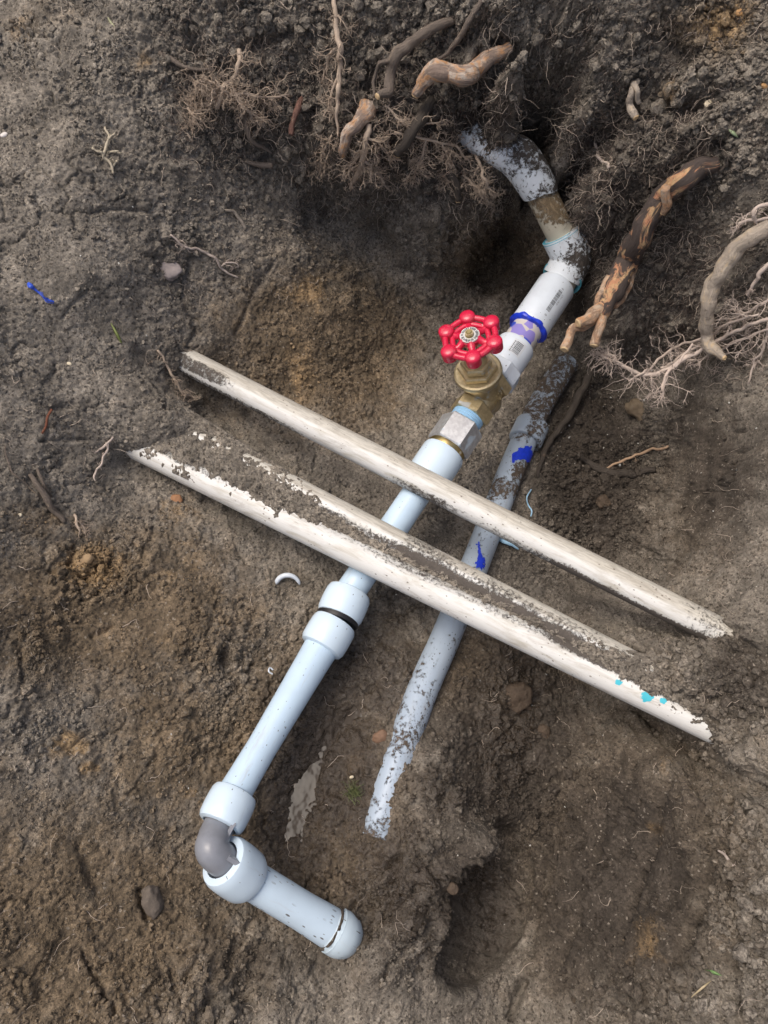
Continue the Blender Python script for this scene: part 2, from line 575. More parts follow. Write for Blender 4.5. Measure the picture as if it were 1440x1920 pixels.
def red_mat():
    s = NT('red_gloss_enamel')
    v = s.coord('Object')
    c = s.mix(s.noise(v, 60, 4), (.56, .010, .045), (.66, .022, .075))
    chip = s.ramp(s.noise(v, 130, 5, .65), .70, .73)
    c = s.mix(chip, c, (.62, .55, .55))
    sl = s.ramp(s.noise(v, 170, 4, .6), .70, .80)
    c = s.mix(s.math('MULTIPLY', sl, .5), c, (.10, .02, .02))
    dst = s.ramp(s.noise(v, 90, 6, .7), .52, .72)
    c = s.mix(s.math('MULTIPLY', dst, .28), c, (.42, .28, .24))
    return s.out(c, s.math('ADD', .26, s.math('MULTIPLY', dst, .3)), normal=s.bump(s.noise(v, 220, 4), .3, .001), **{'Coat Weight': .25})
M_RED = red_mat()
M_INK = simple('grey_print_ink', (.10, .11, .12), .5)
M_LABEL = simple('sticker_paper', (.62, .66, .70), .5, var=.05)

M_ROOT_BURN = root_material('dark_bark_root', (.095, .075, .066), (.62, .30, .17), .45, (.66, .46, .25))
M_ROOT_GREY = root_material('grey_bark_root', (.20, .165, .135), (.44, .34, .24), .40)
M_ROOT_CUT = root_material('stripped_root', (.34, .26, .21), (.66, .36, .17), .52, (.62, .54, .46))
M_ROOT_PALE = root_material('pale_root', (.50, .43, .35), (.66, .52, .34), .45, (.60, .52, .42))
M_ROOT_FORK = root_material('pale_orange_root', (.36, .24, .16), (.68, .38, .20), .55, (.60, .48, .36))
M_ROOT_MUD = root_material('muddy_root', (.085, .072, .060), (.16, .12, .085), .35, (.20, .15, .11))
M_ROOTLET = simple('pale_rootlet', (.43, .345, .265), .9, var=.6, scale=45)
M_ROOTLET_W = simple('whitish_rootlet', (.50, .42, .36), .85, var=.45, scale=50)
M_HAIR_D = simple('dark_root_hair', (.115, .090, .075), .9, var=.5, scale=40)
M_HAIR_P = simple('light_root_hair', (.50, .42, .34), .9, var=.45, scale=40)
M_WOODEND = simple('cut_wood', (.60, .44, .25), .7, var=.35, scale=120)

# ------------------------------------------------------------------ the ground
GX0, GX1, GY0, GY1, GS = -0.76, 0.76, -0.72, 0.86, 0.00188
CP = [  # (photo x, photo y, height above main pipe axis)
 # compacted ground on the left
 (-150,-100,.40),(0,0,.34),(0,250,.29),(0,500,.24),(0,750,.19),(0,950,.16),(0,1150,.14),(0,1350,.125),(0,1600,.115),(0,1900,.10),
 (-200,500,.30),(-200,1000,.22),(-200,1500,.18),(-200,2000,.16),
 (180,100,.33),(160,300,.275),(160,520,.21),(150,700,.15),(140,860,.105),(120,1000,.10),(120,1150,.09),(100,1300,.09),(110,1500,.085),(110,1700,.08),
 (300,60,.33),(300,250,.265),(290,420,.19),(270,560,.14),(260,680,.10),
 # where the conduits leave the ground
 (330,640,.085),(310,690,.080),(345,725,.035),(300,752,.090),(350,785,.074),(300,800,.086),(250,800,.092),(262,830,.078),(300,872,.020),(236,862,.045),(180,820,.102),(190,868,.082),(222,868,.050),(290,905,.028),(360,930,.008),
 (400,780,-.02),(400,640,.060),(470,720,-.015),(560,790,-.06),(430,850,-.02),(520,900,-.045),(620,920,-.075),
 # brown left wall
 (420,520,.10),(510,560,.055),(555,480,.075),(590,620,.0),(660,560,-.01),(700,680,-.095),(770,560,-.105),(820,660,-.125),(700,800,-.10),(620,760,-.06),
 (250,1000,.055),(350,1050,.03),(440,1020,.0),(500,1100,-.02),(570,1080,-.045),(230,1150,.06),(330,1200,.03),(460,1200,-.01),(540,1180,-.03),
 (230,1330,.05),(340,1350,.015),(420,1330,-.015),(250,1500,.04),(330,1500,.008),(240,1650,.035),(330,1650,.0),(340,1750,.01),(240,1800,.035),(420,1760,-.025),(480,1820,-.035),(360,1900,.03),(520,1910,.0),(600,1870,-.04),
 # floor
 (760,1000,-.085),(640,1000,-.07),(800,880,-.09),(860,760,-.125),(700,1160,-.062),(620,1290,-.050),(570,1340,-.050),(700,1280,-.052),(650,1400,-.054),(570,1450,-.054),(530,1540,-.053),(500,1600,-.051),(600,1520,-.054),(640,1620,-.058),(560,1620,-.055),
 (690,1690,-.052),(700,1795,-.034),(640,1822,-.040),(690,1740,-.045),(600,1800,-.055),(540,1760,-.045),(690,1500,-.05),(660,1560,-.048),(760,1560,-.040),(740,1480,-.040),(790,1420,-.045),(830,1300,-.08),(880,1180,-.098),(930,1080,-.112),
 (780,1620,-.035),(740,1720,-.035),(700,1840,-.04),(860,1560,-.045),
 (850,1000,-.105),(980,1000,-.120),(900,850,-.125),(930,900,-.125),(1000,880,-.13),(1060,800,-.145),(1080,1000,-.155),(1150,900,-.135),(1100,1100,-.155),(1000,1120,-.135),(1180,960,-.135),
 (1180,820,-.130),(1020,700,-.13),(1080,640,-.12),(880,560,-.12),(940,560,-.12),(1150,700,-.135),(1195,735,-.10),(1225,840,-.125),(1228,930,-.125),(1248,880,-.105),(1300,900,-.035),(1360,900,.035),
 (1000,1200,-.125),(960,1320,-.12),(1080,1300,-.15),(900,1450,-.10),(1000,1450,-.145),(1090,1450,-.13),(1060,1200,-.15),(1130,1250,-.14),
 # boot print trench
 (960,1560,-.155),(930,1680,-.165),(870,1720,-.145),(900,1800,-.145),(1000,1640,-.165),(980,1800,-.15),(840,1860,-.10),(900,1900,-.125),(760,1880,-.055),(985,1910,-.145),(1040,1850,-.11),
 # right wall of the trench
 (1080,1560,-.145),(1150,1480,-.085),(1180,1620,-.055),(1090,1740,-.095),(1235,1480,.015),(1270,1600,.04),(1240,1740,.03),(1180,1860,.01),(1320,1480,.085),(1330,1620,.105),(1340,1780,.10),(1300,1900,.08),(1440,1500,.13),(1440,1700,.145),(1440,1900,.13),(1600,1600,.2),(1600,1900,.2),(1600,1300,.2),
 # heap over the right ends of the conduits
 (1440,1180,.115),(1410,1190,.085),(1360,1215,.060),(1320,1188,.040),(1350,1200,.055),(1230,1165,-.05),(1160,1110,-.12),(1290,1250,.088),(1235,1232,.070),(1180,1215,.030),(1340,1240,.085),(1340,1290,.085),(1400,1280,.10),(1440,1350,.10),(1395,1375,.095),(1356,1386,.082),(1350,1412,.060),(1300,1402,-.03),(1335,1350,.075),(1200,1350,-.105),(1310,1330,.068),(1360,1340,.075),
 # right wall above the conduits
 (1222,1050,-.11),(1264,960,-.07),(1258,820,-.08),(1292,740,-.01),(1278,1040,-.03),(1240,1010,-.09),(1330,840,-.005),(1330,1010,.015),(1400,1100,.075),(1440,950,.10),(1440,800,.115),(1400,720,.085),(1600,900,.24),
 # bank with the roots
 (1130,580,.0),(1120,520,.045),(1180,600,.03),(1240,640,.0),(1170,520,.10),(1260,540,.09),(1330,600,.09),(1380,660,.085),(1440,620,.145),(1250,450,.16),(1340,480,.18),(1440,480,.225),
 (1150,400,.17),(1110,430,.13),(1130,300,.23),(1240,320,.25),(1340,320,.285),(1440,300,.32),(1200,180,.31),(1320,150,.36),(1440,100,.40),(1100,150,.32),(1080,40,.38),(1300,0,.42),(1450,-50,.45),
 (1080,270,.25),(1010,246,.255),(960,180,.295),(920,215,.26),(1090,350,.19),
 (858,238,.228),(905,230,.228),(960,236,.250),(885,292,.150),(925,305,.110),(950,270,.150),(985,330,.08),(1000,300,.14),(1020,330,.12),(1062,300,.215),(965,360,.06),(1092,380,.170),(1085,430,.125),(880,330,.165),(910,390,.105),(880,420,.085),(860,450,.02),(820,400,.10),(820,320,.16),(820,470,.0),(700,345,.135),(700,430,-.005),(640,470,.005),(600,390,.06),
 (980,400,-.02),(930,450,-.09),(1000,460,-.10),(960,510,-.12),(880,500,-.11),(1030,540,-.11),
 (760,250,.24),(640,265,.225),(560,300,.185),(500,400,.12),(440,300,.20),(400,400,.16),(380,180,.27),(480,180,.265),(580,170,.255),(700,150,.28),(820,150,.29),(900,100,.33),
 (420,60,.33),(560,60,.33),(700,40,.345),(840,20,.37),(960,40,.375),(600,-60,.39),(900,-80,.43),(300,-80,.39),
]
def rbf_fields():
    pts, zz = [], []
    for x, y, zw in CP:
        l = to_local(P(x, y, zw))
        pts.append(l[:2]); zz.append(l[2])
    pts = np.array(pts); zz = np.array(zz)
    n = len(pts)
    d = np.linalg.norm(pts[:, None] - pts[None], axis=2)
    A = np.zeros((n + 3, n + 3))
    A[:n, :n] = -d - np.eye(n) * .004
    A[:n, n:] = np.c_[np.ones(n), pts]
    A[n:, :n] = A[:n, n:].T
    sol = np.linalg.solve(A, np.r_[zz, 0, 0, 0])
    gx = np.arange(GX0 - .03, GX1 + .03, .01); gy = np.arange(GY0 - .03, GY1 + .03, .01)
    X, Y = np.meshgrid(gx, gy)
    Z = np.zeros_like(X)
    for i in range(n):
        Z += sol[i] * -np.hypot(X - pts[i, 0], Y - pts[i, 1])
    Z += sol[n] + sol[n + 1] * X + sol[n + 2] * Y
    k = np.array([1, 2, 1]) / 4.0
    Zs = Z.copy()
    Zs[:, 1:-1] = k[0] * Z[:, :-2] + k[1] * Z[:, 1:-1] + k[2] * Z[:, 2:]
    Z = Zs.copy()
    Zs[1:-1] = k[0] * Z[:-2] + k[1] * Z[1:-1] + k[2] * Z[2:]
    return gx, gy, Zs

def cubic_up(gx, gy, Z, x, y):
    """separable Catmull-Rom resampling of a coarse field"""
    def wmat(g, q):
        t = (q - g[0]) / (g[1] - g[0]); i = np.clip(np.floor(t).astype(int), 1, len(g) - 3); f = t - i
        Wt = np.zeros((len(q), len(g)))
        r = np.arange(len(q))
        Wt[r, i - 1] = -.5 * f + f ** 2 - .5 * f ** 3
        Wt[r, i] = 1 - 2.5 * f ** 2 + 1.5 * f ** 3
        Wt[r, i + 1] = .5 * f + 2 * f ** 2 - 1.5 * f ** 3
        Wt[r, i + 2] = -.5 * f ** 2 + .5 * f ** 3
        return Wt
    return wmat(gy, y) @ Z @ wmat(gx, x).T

cgx, cgy, cZ = rbf_fields()
gx = np.arange(GX0, GX1, GS); gy = np.arange(GY0, GY1, GS)
NX, NY = len(gx), len(gy)
Z0 = cubic_up(cgx, cgy, cZ, gx, gy)
Xg, Yg = np.meshgrid(gx, gy)
D0 = HC - Z0
PXX = 720 + F * Xg / D0          # where each ground point is seen, for the carving below
PXY = 960 - F * Yg / D0
PX, PY = PXX.ravel(), PXY.ravel()

def blobs(lst, soft=1.0):
    o = np.zeros(len(PX), np.float32)
    for x, y, rx, ry, v in lst:
        d = ((PX - x) / rx) ** 2 + ((PY - y) / ry) ** 2
        o = np.maximum(o, v * np.exp(-np.minimum(d, 30) * soft))
    return o

def polydist(pl):
    """distance in photo pixels to a polyline, and fraction along it"""
    pl = np.asarray(pl, float)
    best = np.full(len(PX), 1e9); fr = np.zeros(len(PX))
    x0, y0 = pl.min(0) - 60; x1, y1 = pl.max(0) + 60
    m = (PX > x0) & (PX < x1) & (PY > y0) & (PY < y1)
    X, Y = PX[m], PY[m]
    b = np.full(len(X), 1e9); ff = np.zeros(len(X))
    n = len(pl) - 1
    for k in range(n):
        a, c = pl[k], pl[k + 1]
        v = c - a
        t = np.clip(((X - a[0]) * v[0] + (Y - a[1]) * v[1]) / (v @ v), 0, 1)
        d = np.hypot(X - a[0] - t * v[0], Y - a[1] - t * v[1])
        s = d < b
        b = np.where(s, d, b); ff = np.where(s, (k + t) / n, ff)
    best[m] = b; fr[m] = ff
    return best, fr

base_l = np.stack([Xg, Yg, Z0], -1).reshape(-1, 3)
# ground masks: crumbly / dark / ochre / wet
rough = .17 + blobs([(850,1560,110,110,.75),(800,120,520,260,1.0),(1250,250,300,320,1.0),(500,180,180,190,.8),(1330,1260,160,120,1.0),(1400,1600,120,320,1.0),(1280,1850,170,150,.9),
                     (1050,1480,120,260,.65),(1100,900,160,200,.8),(1300,600,150,110,.8),(420,1290,120,120,.7),(180,1080,110,80,.55),(300,1850,300,120,.5),(60,1300,60,160,.6),(700,1700,120,120,.6),(330,480,60,70,.6),(900,400,160,140,.8),(600,330,160,100,.6)]) * .95
rough = rough * (1 - .6 * blobs([(120,550,230,230,1),(420,850,170,70,1),(1340,860,90,170,.9),(920,1700,70,120,.9),(230,1330,70,90,.8),(640,1330,110,110,.7)]))
dark = blobs([(800,250,520,220,.62),(1200,330,260,300,.66),(950,460,150,100,.45),(1110,870,150,260,1.0),(480,230,160,200,.55),(1060,560,120,80,1.0),(880,640,120,160,.55),(900,1000,200,120,.5),(1330,680,140,100,.5),(1240,1160,60,60,.4),(820,1840,110,100,.45),(420,1820,170,140,.35),(600,340,140,100,.5),(1150,1640,250,330,1.0),(880,1680,180,230,.85),(960,1420,220,220,.95),(1340,880,140,220,.85),(1390,1270,120,130,.75),(600,1420,150,220,.6),(560,1780,220,140,.5),(1400,1680,90,260,.5),(830,1250,200,130,.5),(1180,1000,150,180,.6),(500,1700,260,240,.35)])  # dark and damp earth, with shade of pit, cavity and trench painted in
brown = blobs([(940,480,140,100,1.0),(600,650,240,190,1.0),(200,1150,360,180,1.0),(150,1750,420,320,.9),(1150,1600,300,330,.85),(560,1480,260,330,1.0),(100,40,120,60,.4),(1330,50,140,90,.7),(1300,950,130,200,.55),(900,1250,250,120,.8),(330,1400,240,200,.75),(60,980,90,60,.7)])
ochre = blobs([(575,545,45,40,.85),(565,690,55,80,.62),(170,1060,70,50,1.0),(110,980,60,30,.6),(130,1395,45,30,1.0),(170,1440,30,14,.9),(1360,50,70,60,.75),(1265,175,45,45,.6),(1245,1440,22,30,.6),(1230,1560,30,30,.6),(1210,1760,50,60,.62),(330,960,45,35,.6),(330,1080,50,70,.5),(250,1200,110,50,.45),(260,120,45,30,.5),(30,60,40,40,.5),(365,1490,26,24,.7),(660,1430,34,60,.55),(1090,1850,60,60,.2),(220,1880,80,30,.3)])
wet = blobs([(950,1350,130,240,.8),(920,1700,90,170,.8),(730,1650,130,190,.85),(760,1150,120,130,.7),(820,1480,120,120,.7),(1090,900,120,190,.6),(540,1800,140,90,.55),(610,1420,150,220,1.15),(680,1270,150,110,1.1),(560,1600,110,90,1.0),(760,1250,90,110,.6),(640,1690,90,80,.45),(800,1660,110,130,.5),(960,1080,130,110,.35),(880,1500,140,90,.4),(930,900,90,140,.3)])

# large features: boot print, mud ridge, puddle hollow, spade marks, cracks
disp = np.zeros(len(PX), np.float32)
bx = (PX - 905) * .94 + (PY - 1700) * .34
by = -(PX - 905) * .34 + (PY - 1700) * .94
inside = np.sqrt((bx / 88) ** 2 + (by / 165) ** 2)
disp -= .024 * (1 - sstep(.86, 1.0, inside))
disp += .010 * np.exp(-((inside - 1.12) / .10) ** 2) * (bx < 40)
tread = (np.sin(by * .30 + .4 * np.sin(bx * .1)) > .55) & (inside < .85) & (np.abs(bx) < 62)
disp -= .0025 * tread
for pl, hh, ww in [([(885,1585),(840,1680),(760,1760),(690,1830)], .022, 32), ([(820,1620),(740,1740),(690,1790)], .008, 16), ([(860,1570),(930,1600)], .014, 24), ([(790,1500),(830,1420),(850,1340)], .006, 24)]:
    d, f = polydist(pl)
    disp += hh * np.exp(-(d / ww) ** 2)
for pl, dd, ww in [([(668,1335),(640,1362),(605,1400),(592,1440),(566,1500),(552,1545)], .009, 17), ([(575,1455),(560,1500)], .006, 20), ([(545,1565),(525,1585)], .006, 12)]:
    d, f = polydist(pl)
    disp -= dd * np.exp(-(d / ww) ** 2)
wob = perlin(base_l, 60, 3) * 7 + perlin(base_l, 160, 4) * 3
PXs, PYs = PX, PY
PX = PX + wob; PY = PY + wob[::-1] * .6
cracks = [([(160,398),(225,392),(300,396)], .006, 4), ([(295,400),(300,440),(310,470)], .007, 6), ([(65,830),(120,822),(170,826)], .005, 3), ([(60,950),(150,940)], .004, 3),
          ([(150,1090),(185,1060),(230,1055)], .009, 7), ([(170,1195),(215,1170)], .008, 5), ([(35,1215),(42,1290)], .008, 5), ([(460,1290),(470,1250),(520,1215)], .006, 5),
          ([(150,1770),(185,1850),(230,1920)], .010, 5), ([(140,1560),(170,1640),(195,1680)], .007, 9), ([(265,1660),(280,1730)], .012, 9), ([(240,640),(300,690),(350,720)], .008, 8),
          ([(1255,1170),(1300,1230)], .004, 4), ([(1275,1400),(1240,1500),(1180,1640)], .007, 6), ([(980,1830),(955,1920)], .020, 9), ([(1040,1560),(1000,1740),(985,1800)], .010, 6), ([(1060,1480),(1045,1600),(1015,1690)], .010, 6), ([(1140,1500),(1110,1620),(1065,1750),(1040,1830)], .011, 7), ([(1250,1430),(1225,1560),(1185,1670),(1150,1790)], .014, 8), ([(1200,1400),(1165,1500),(1140,1560)], .009, 6), ([(1300,1430),(1330,1560),(1310,1700),(1250,1850)], .020, 12), ([(1400,1560),(1370,1660),(1390,1800)], .016, 10), ([(1100,1640),(1160,1600),(1200,1560)], .007, 5), ([(880,1610),(850,1690),(800,1740)], .012, 7), ([(835,1640),(790,1720),(740,1780),(700,1850)], .010, 8), ([(760,1560),(735,1650),(690,1720)], .008, 8), ([(360,470),(345,560),(380,640)], .008, 6), ([(520,480),(470,560),(440,640)], .006, 6),
          ([(1350,1560),(1380,1700),(1400,1790)], .010, 6), ([(170,540),(110,600)], .004, 4), ([(560,490),(590,560)], .004, 5), ([(85,770),(150,755)], .006, 6), ([(80,835),(95,790)], .005, 4),
          ([(350,655),(372,610)], .006, 4), ([(430,1010),(470,1060)], .004, 4), ([(380,1560),(330,1600)], .004, 4), ([(640,1700),(700,1640),(760,1600)], .006, 6), ([(690,1760),(800,1640)], .005, 6),
          ([(1330,760),(1320,900),(1270,1000)], .005, 7), ([(300,1130),(340,1090)], .004, 3), ([(210,1440),(225,1480)], .004, 3), ([(350,60),(380,120)], .01, 10), ([(450,95),(560,60)], .012, 12), ([(890,90),(960,130)], .012, 12), ([(1240,60),(1290,130)], .014, 14), ([(1010,265),(1050,240)], .012, 10)]
for pl, dd, ww in cracks:
    d, f = polydist(pl)
    disp -= dd * np.exp(-(d / ww) ** 2) * sstep(0, .12, f) * sstep(0, .12, 1 - f) 
PX, PY = PXs, PYs

# earth noise
n_low = fbm(base_l, 7, 3, 1)
n_mid = fbm(base_l, 32, 3, 21)
n_fine = fbm(base_l, 150, 3, 41, .6)
rmod = np.clip(rough * (1 + 1.2 * perlin(base_l, 14, 77)), .06, 1.5)
xy = base_l[:, :2] + np.stack([perlin(base_l, 40, 5), perlin(base_l, 40, 6)], -1) * .006
w1, v1 = worley2(xy, 48, 1)
w2, v2 = worley2(xy, 105, 2)
w3, v3 = worley2(xy, 230, 3)
def edges2(xy, scale, seed):
    q = xy * scale
    i = np.floor(q).astype(np.int64); f = (q - i).astype(np.float32)
    b1 = np.full(len(q), 9, np.float32); b2 = b1.copy()
    for dx in (-1, 0, 1):
        for dy in (-1, 0, 1):
            h = _hash(i[:, 0] + dx, i[:, 1] + dy, i[:, 0] * 0 + 9, seed)
            d = np.sqrt((dx + (h & 1023).astype(np.float32) / 1023 - f[:, 0]) ** 2 + (dy + ((h >> 10) & 1023).astype(np.float32) / 1023 - f[:, 1]) ** 2)
            b2 = np.where(d < b1, b1, np.minimum(b2, d)); b1 = np.minimum(b1, d)
    return b2 - b1
xyw = base_l[:, :2] + np.stack([fbm(base_l, 55, 3, 305), fbm(base_l, 55, 3, 306)], -1) * .010
cm = sstep(.02, .30, fbm(base_l, 9, 2, 311) + .25 * rmod)
disp -= np.exp(-(edges2(xyw, 26, 31) / .055) ** 2) * .0050 * cm
disp -= np.exp(-(edges2(xyw, 62, 32) / .07) ** 2) * .0028 * sstep(0, .3, fbm(base_l, 13, 2, 312) + .3 * rmod)
clod = np.maximum(0, .62 - w1) * (v1 ** 2) * .030 + np.maximum(0, .6 - w2) * (.3 + v2) * .0075 + np.maximum(0, .6 - w3) * .0032
n_xf = perlin(base_l, 330, 61)
wetm = np.clip(wet - .35, 0, .6) / .6
disp += wetm * (np.abs(perlin(base_l, 55, 71)) * .009 + np.abs(perlin(base_l, 110, 72)) * .005 - .003)
disp += n_low * .009 + n_mid * .0060 * (.30 + rmod) + n_fine * (.0011 + .0040 * rmod) * (1 - .6 * wetm) + n_xf * (.0010 + .0020 * rmod) + clod * np.clip(rmod, 0.08, 1.3) 
pit = np.maximum(0, fbm(base_l, 22, 2, 91) - .22)
disp -= pit * .085 * np.clip(rmod - .5, 0, 1)

# displace along the smooth ground's normal
dzx = np.gradient(Z0, GS, axis=1); dzy = np.gradient(Z0, GS, axis=0)
nl = np.stack([-dzx, -dzy, np.ones_like(Z0)], -1)
nl /= np.linalg.norm(nl, axis=2, keepdims=True)
Lv = base_l + nl.reshape(-1, 3) * disp[:, None]
Wv = Lv @ R.T
ii, jj = np.meshgrid(np.arange(NY - 1), np.arange(NX - 1), indexing='ij')
Qg = np.stack([ii * NX + jj, ii * NX + jj + 1, (ii + 1) * NX + jj + 1, (ii + 1) * NX + jj], -1).reshape(-1, 4)
# surrounding ground out to the horizon
per = np.concatenate([np.arange(NX), np.arange(1, NY) * NX + NX - 1, (NY - 1) * NX + np.arange(NX - 2, -1, -1), np.arange(NY - 2, 0, -1) * NX])
pv = Wv[per]
cen = pv.mean(0)
dirs = pv - cen; dirs[:, 2] = 0
dirs /= np.linalg.norm(dirs, axis=1, keepdims=True)
rings = [pv]
for dd, wt in ((.05, .1), (.15, .35), (.35, .75), (.8, 1), (3, 1), (12, 1), (60, 1), (250, 1)):
    q = pv + dirs * dd
    if dd > 1:
        q[:, :2] = cen[:2] + dirs[:, :2] * (dd + .9)
    q[:, 2] = pv[:, 2] * (1 - wt) + .42 * wt
    q[:, 2] += perlin(q, 4, 5) * .03 * min(1, dd * 3) * (dd < 2)
    rings.append(q)
NP = len(per)
Vall = np.vstack([Wv] + rings[1:])
idx = [per] + [len(Wv) + k * NP + np.arange(NP) for k in range(len(rings) - 1)]
Qr = []
for a, b in zip(idx[:-1], idx[1:]):
    Qr.append(np.stack([a, b, np.roll(b, -1), np.roll(a, -1)], -1))
me = make_mesh('ground', Vall, np.vstack([Qg] + Qr))
me.materials.append(M_SOIL)
ground = bpy.data.objects.new('ground', me)
COL.objects.link(ground)
ground['kind'] = 'structure'
npad = len(Vall) - len(Wv)
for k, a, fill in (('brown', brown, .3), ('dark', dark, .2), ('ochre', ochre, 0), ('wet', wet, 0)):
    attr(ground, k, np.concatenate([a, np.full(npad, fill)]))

# lookup of the finished ground, for laying things on it
HM = Z0.copy()
ix = np.clip(np.rint((Lv[:, 0] - GX0) / GS).astype(int), 0, NX - 1)
iy = np.clip(np.rint((Lv[:, 1] - GY0) / GS).astype(int), 0, NY - 1)
HM2 = np.full((NY, NX), -9.0)
np.maximum.at(HM2, (iy, ix), Lv[:, 2])
HM = np.where(HM2 > -8, HM2, HM)
def hm(X, Y):
    j = np.clip(np.rint((X - GX0) / GS).astype(int), 0, NX - 1); i = np.clip(np.rint((Y - GY0) / GS).astype(int), 0, NY - 1)
    return HM[i, j]
NRM = nl.reshape(NY, NX, 3) @ R.T
def hnorm(X, Y):
    j = np.clip(np.rint((X - GX0) / GS).astype(int), 0, NX - 1); i = np.clip(np.rint((Y - GY0) / GS).astype(int), 0, NY - 1)
    return NRM[i, j]
_dd = np.arange(.62, 1.75, .0025)
def S(x, y, lift=0.0):
    """world point where the ground is seen at photo pixel (x, y), raised towards the camera"""
    X = (x - 720) / F * _dd; Y = (960 - y) / F * _dd
    below = (HC - _dd) <= hm(X, Y)
    k = np.argmax(below) if below.any() else len(_dd) - 1
    d = _dd[k] - lift
    return R @ np.array([(x - 720) / F * d, (960 - y) / F * d, HC - d])

# ------------------------------------------------------------------ the water pipe with its valve
A0 = P(655, 1112, .0); A1 = P(1046, 533, .048)
def on_line(A, B, y):
    lo, hi = -.6, 1.6
    for _ in range(50):
        m = (lo + hi) / 2
        if proj(A + (B - A) * m)[1] > y: lo = m
        else: hi = m
    return A + (B - A) * lo
AX = nrm(A1 - A0)
L = lambda y: on_line(A0, A1, y)
main = thing('water_pipe', 'pale blue plastic water pipe with a red wheel gate valve running diagonally under the conduits', 'water pipe', A0 + np.array([0, 0, -.03]))

def socket(p0, p1, wpx, ri, bev=.003, bulge=0.0, depth=.014, sides=56):
    """fitting between two points, outer width in photo pixels, open sockets with inner radius ri"""
    ax = p1 - p0; Ln = np.linalg.norm(ax)
    Ro = rpx(wpx, (p0 + p1) / 2)
    pr = [(depth, ri), (0, ri), (0, Ro - bev), (bev * .3, Ro - bev * .3), (bev, Ro)]
    for t in (.25, .5, .75):
        pr.append((bev + (Ln - 2 * bev) * t, Ro + bulge * 4 * t * (1 - t)))
    pr += [(Ln - bev, Ro), (Ln - bev * .3, Ro - bev * .3), (Ln, Ro - bev), (Ln, ri), (Ln - depth, ri)]
    g = Geo(); g.add(*lathe(pr, p0, ax, sides))
    return g, Ro

RP = .0208
# top branch going into the bank
E0 = P(860, 235, .200); E1 = P(920, 270, .205); E2 = P(972, 297, .190); E3 = P(1008, 350, .157); E4 = P(1031, 395, .128); E5 = P(1053, 440, .098); E6 = P(1073, 482, .072); E7 = L(521); E8 = L(535)
def dirt_fn(o, g, fn):
    V = g.verts()
    x, y, d = proj(V)
    attr(o, 'dirt', fn(x, y, V))
g = Geo()
pc = catmull([E0, E1, E2, E3, E3 * .8 + E4 * .2], 8)
rr = np.interp(np.linspace(0, 1, len(pc)), [0, .25, .5, .8, 1], [rpx(56, E0), rpx(62, E1), rpx(76, E2), rpx(68, E3), rpx(66, E3)])
g.add(*tube(pc, rr, 44))
o = obj('elbow', g, M_STAIN, main, 'upper elbow caked in black earth')
dirt_fn(o, g, lambda x, y, V: np.clip(.58 - (y - 290) / 170. + (x - 960) / 230., .40, .68) - .3 * np.exp(-((x - 1005) / 34) ** 2 - ((y - 335) / 20) ** 2) - .2 * np.exp(-((x - 940) / 22) ** 2 - ((y - 292) / 12) ** 2))
g = Geo(); g.add(*tube(np.linspace(E3, E5 + (E6 - E5) * .3, 24), rpx(55, E4), 44))
o = obj('pipe', g, M_TAN, main, 'clay smeared pipe between the two elbows')
dirt_fn(o, g, lambda x, y, V: np.where(y < 420, .62, .15))
g = Geo()
pc = catmull([E5 - (E6 - E5) * .05, E6 - (E6 - E5) * .25, E6 + (E7 - E6) * .22, E7 + (E8 - E7) * .02], 10)
g.add(*tube(pc, rpx(75, E6), 48, caps=True))
o = obj('elbow', g, M_STAIN, main, 'lower elbow speckled with black earth')
dirt_fn(o, g, lambda x, y, V: np.clip(.46 + (x - 1065) / 120. - np.abs(y - 480) / 260., 0.12, .64))
for c, ax, rr_ in ((E5, E6 - E5, rpx(75, E5)), (E7, AX, rpx(77, E7))):
    ax = nrm(ax); g = Geo()
    g.add(*lathe([(-.002, rr_ - .004), (-.002, rr_), (.0015, rr_ + .0005), (.0015, rr_ - .006), (-.002, rr_ - .006)], c, ax, 48))
    obj('solvent_ring', g, M_CYAN, main, 'cyan ring of dried solvent')
g = Geo(); g.add(*tube([L(506), L(530), L(545)], rpx(60, E8), 44)); o = obj('pipe', g, M_TAN, main, 'short olive stub between elbow and coupling')
attr(o, 'dirt', np.full(len(o.data.vertices), .12))
# coupling with barcode
c0, c1 = L(536), L(617)
g, RoC = socket(c0, c1, 74, rpx(58, c0), .004)
coup = obj('coupling', g, M_FITW, main, 'plain white coupling printed with a barcode')
def cylmap(org, ax, Rr):
    N, B = frame(ax)
    return lambda s, a: np.asarray(org) + s * nrm(ax) + Rr * (math.cos(a / Rr) * N + math.sin(a / Rr) * B)
def strip(g, fm, s0, s1, a0, a1, n=5):
    V = []
    for k in range(n + 1):
        a = a0 + (a1 - a0) * k / n
        V += [fm(s0, a), fm(s1, a)]
    Q = [(2 * k, 2 * k + 1, 2 * k + 3, 2 * k + 2) for k in range(n)]
    g.add(np.array(V), Q)
def text_pts(txt, size, extrude=0.0):
    cu = bpy.data.curves.new('t', 'FONT'); cu.body = txt; cu.size = size; cu.extrude = extrude
    cu.resolution_u = 2
    to = bpy.data.objects.new('t', cu); COL.objects.link(to)
    bpy.context.view_layer.update()
    dg = bpy.context.evaluated_depsgraph_get()
    m = to.evaluated_get(dg).to_mesh()
    V = np.array([v.co[:] for v in m.vertices]); Fc = [tuple(p.vertices) for p in m.polygons]
    to.evaluated_get(dg).to_mesh_clear()
    bpy.data.objects.remove(to); bpy.data.curves.remove(cu)
    T = []
    for f in Fc:
        for k in range(1, len(f) - 1): T.append((f[0], f[k], f[k + 1]))
    return V, np.array(T)
LnC = np.linalg.norm(c1 - c0)
fm = cylmap(c0, c1 - c0, RoC + .0003)
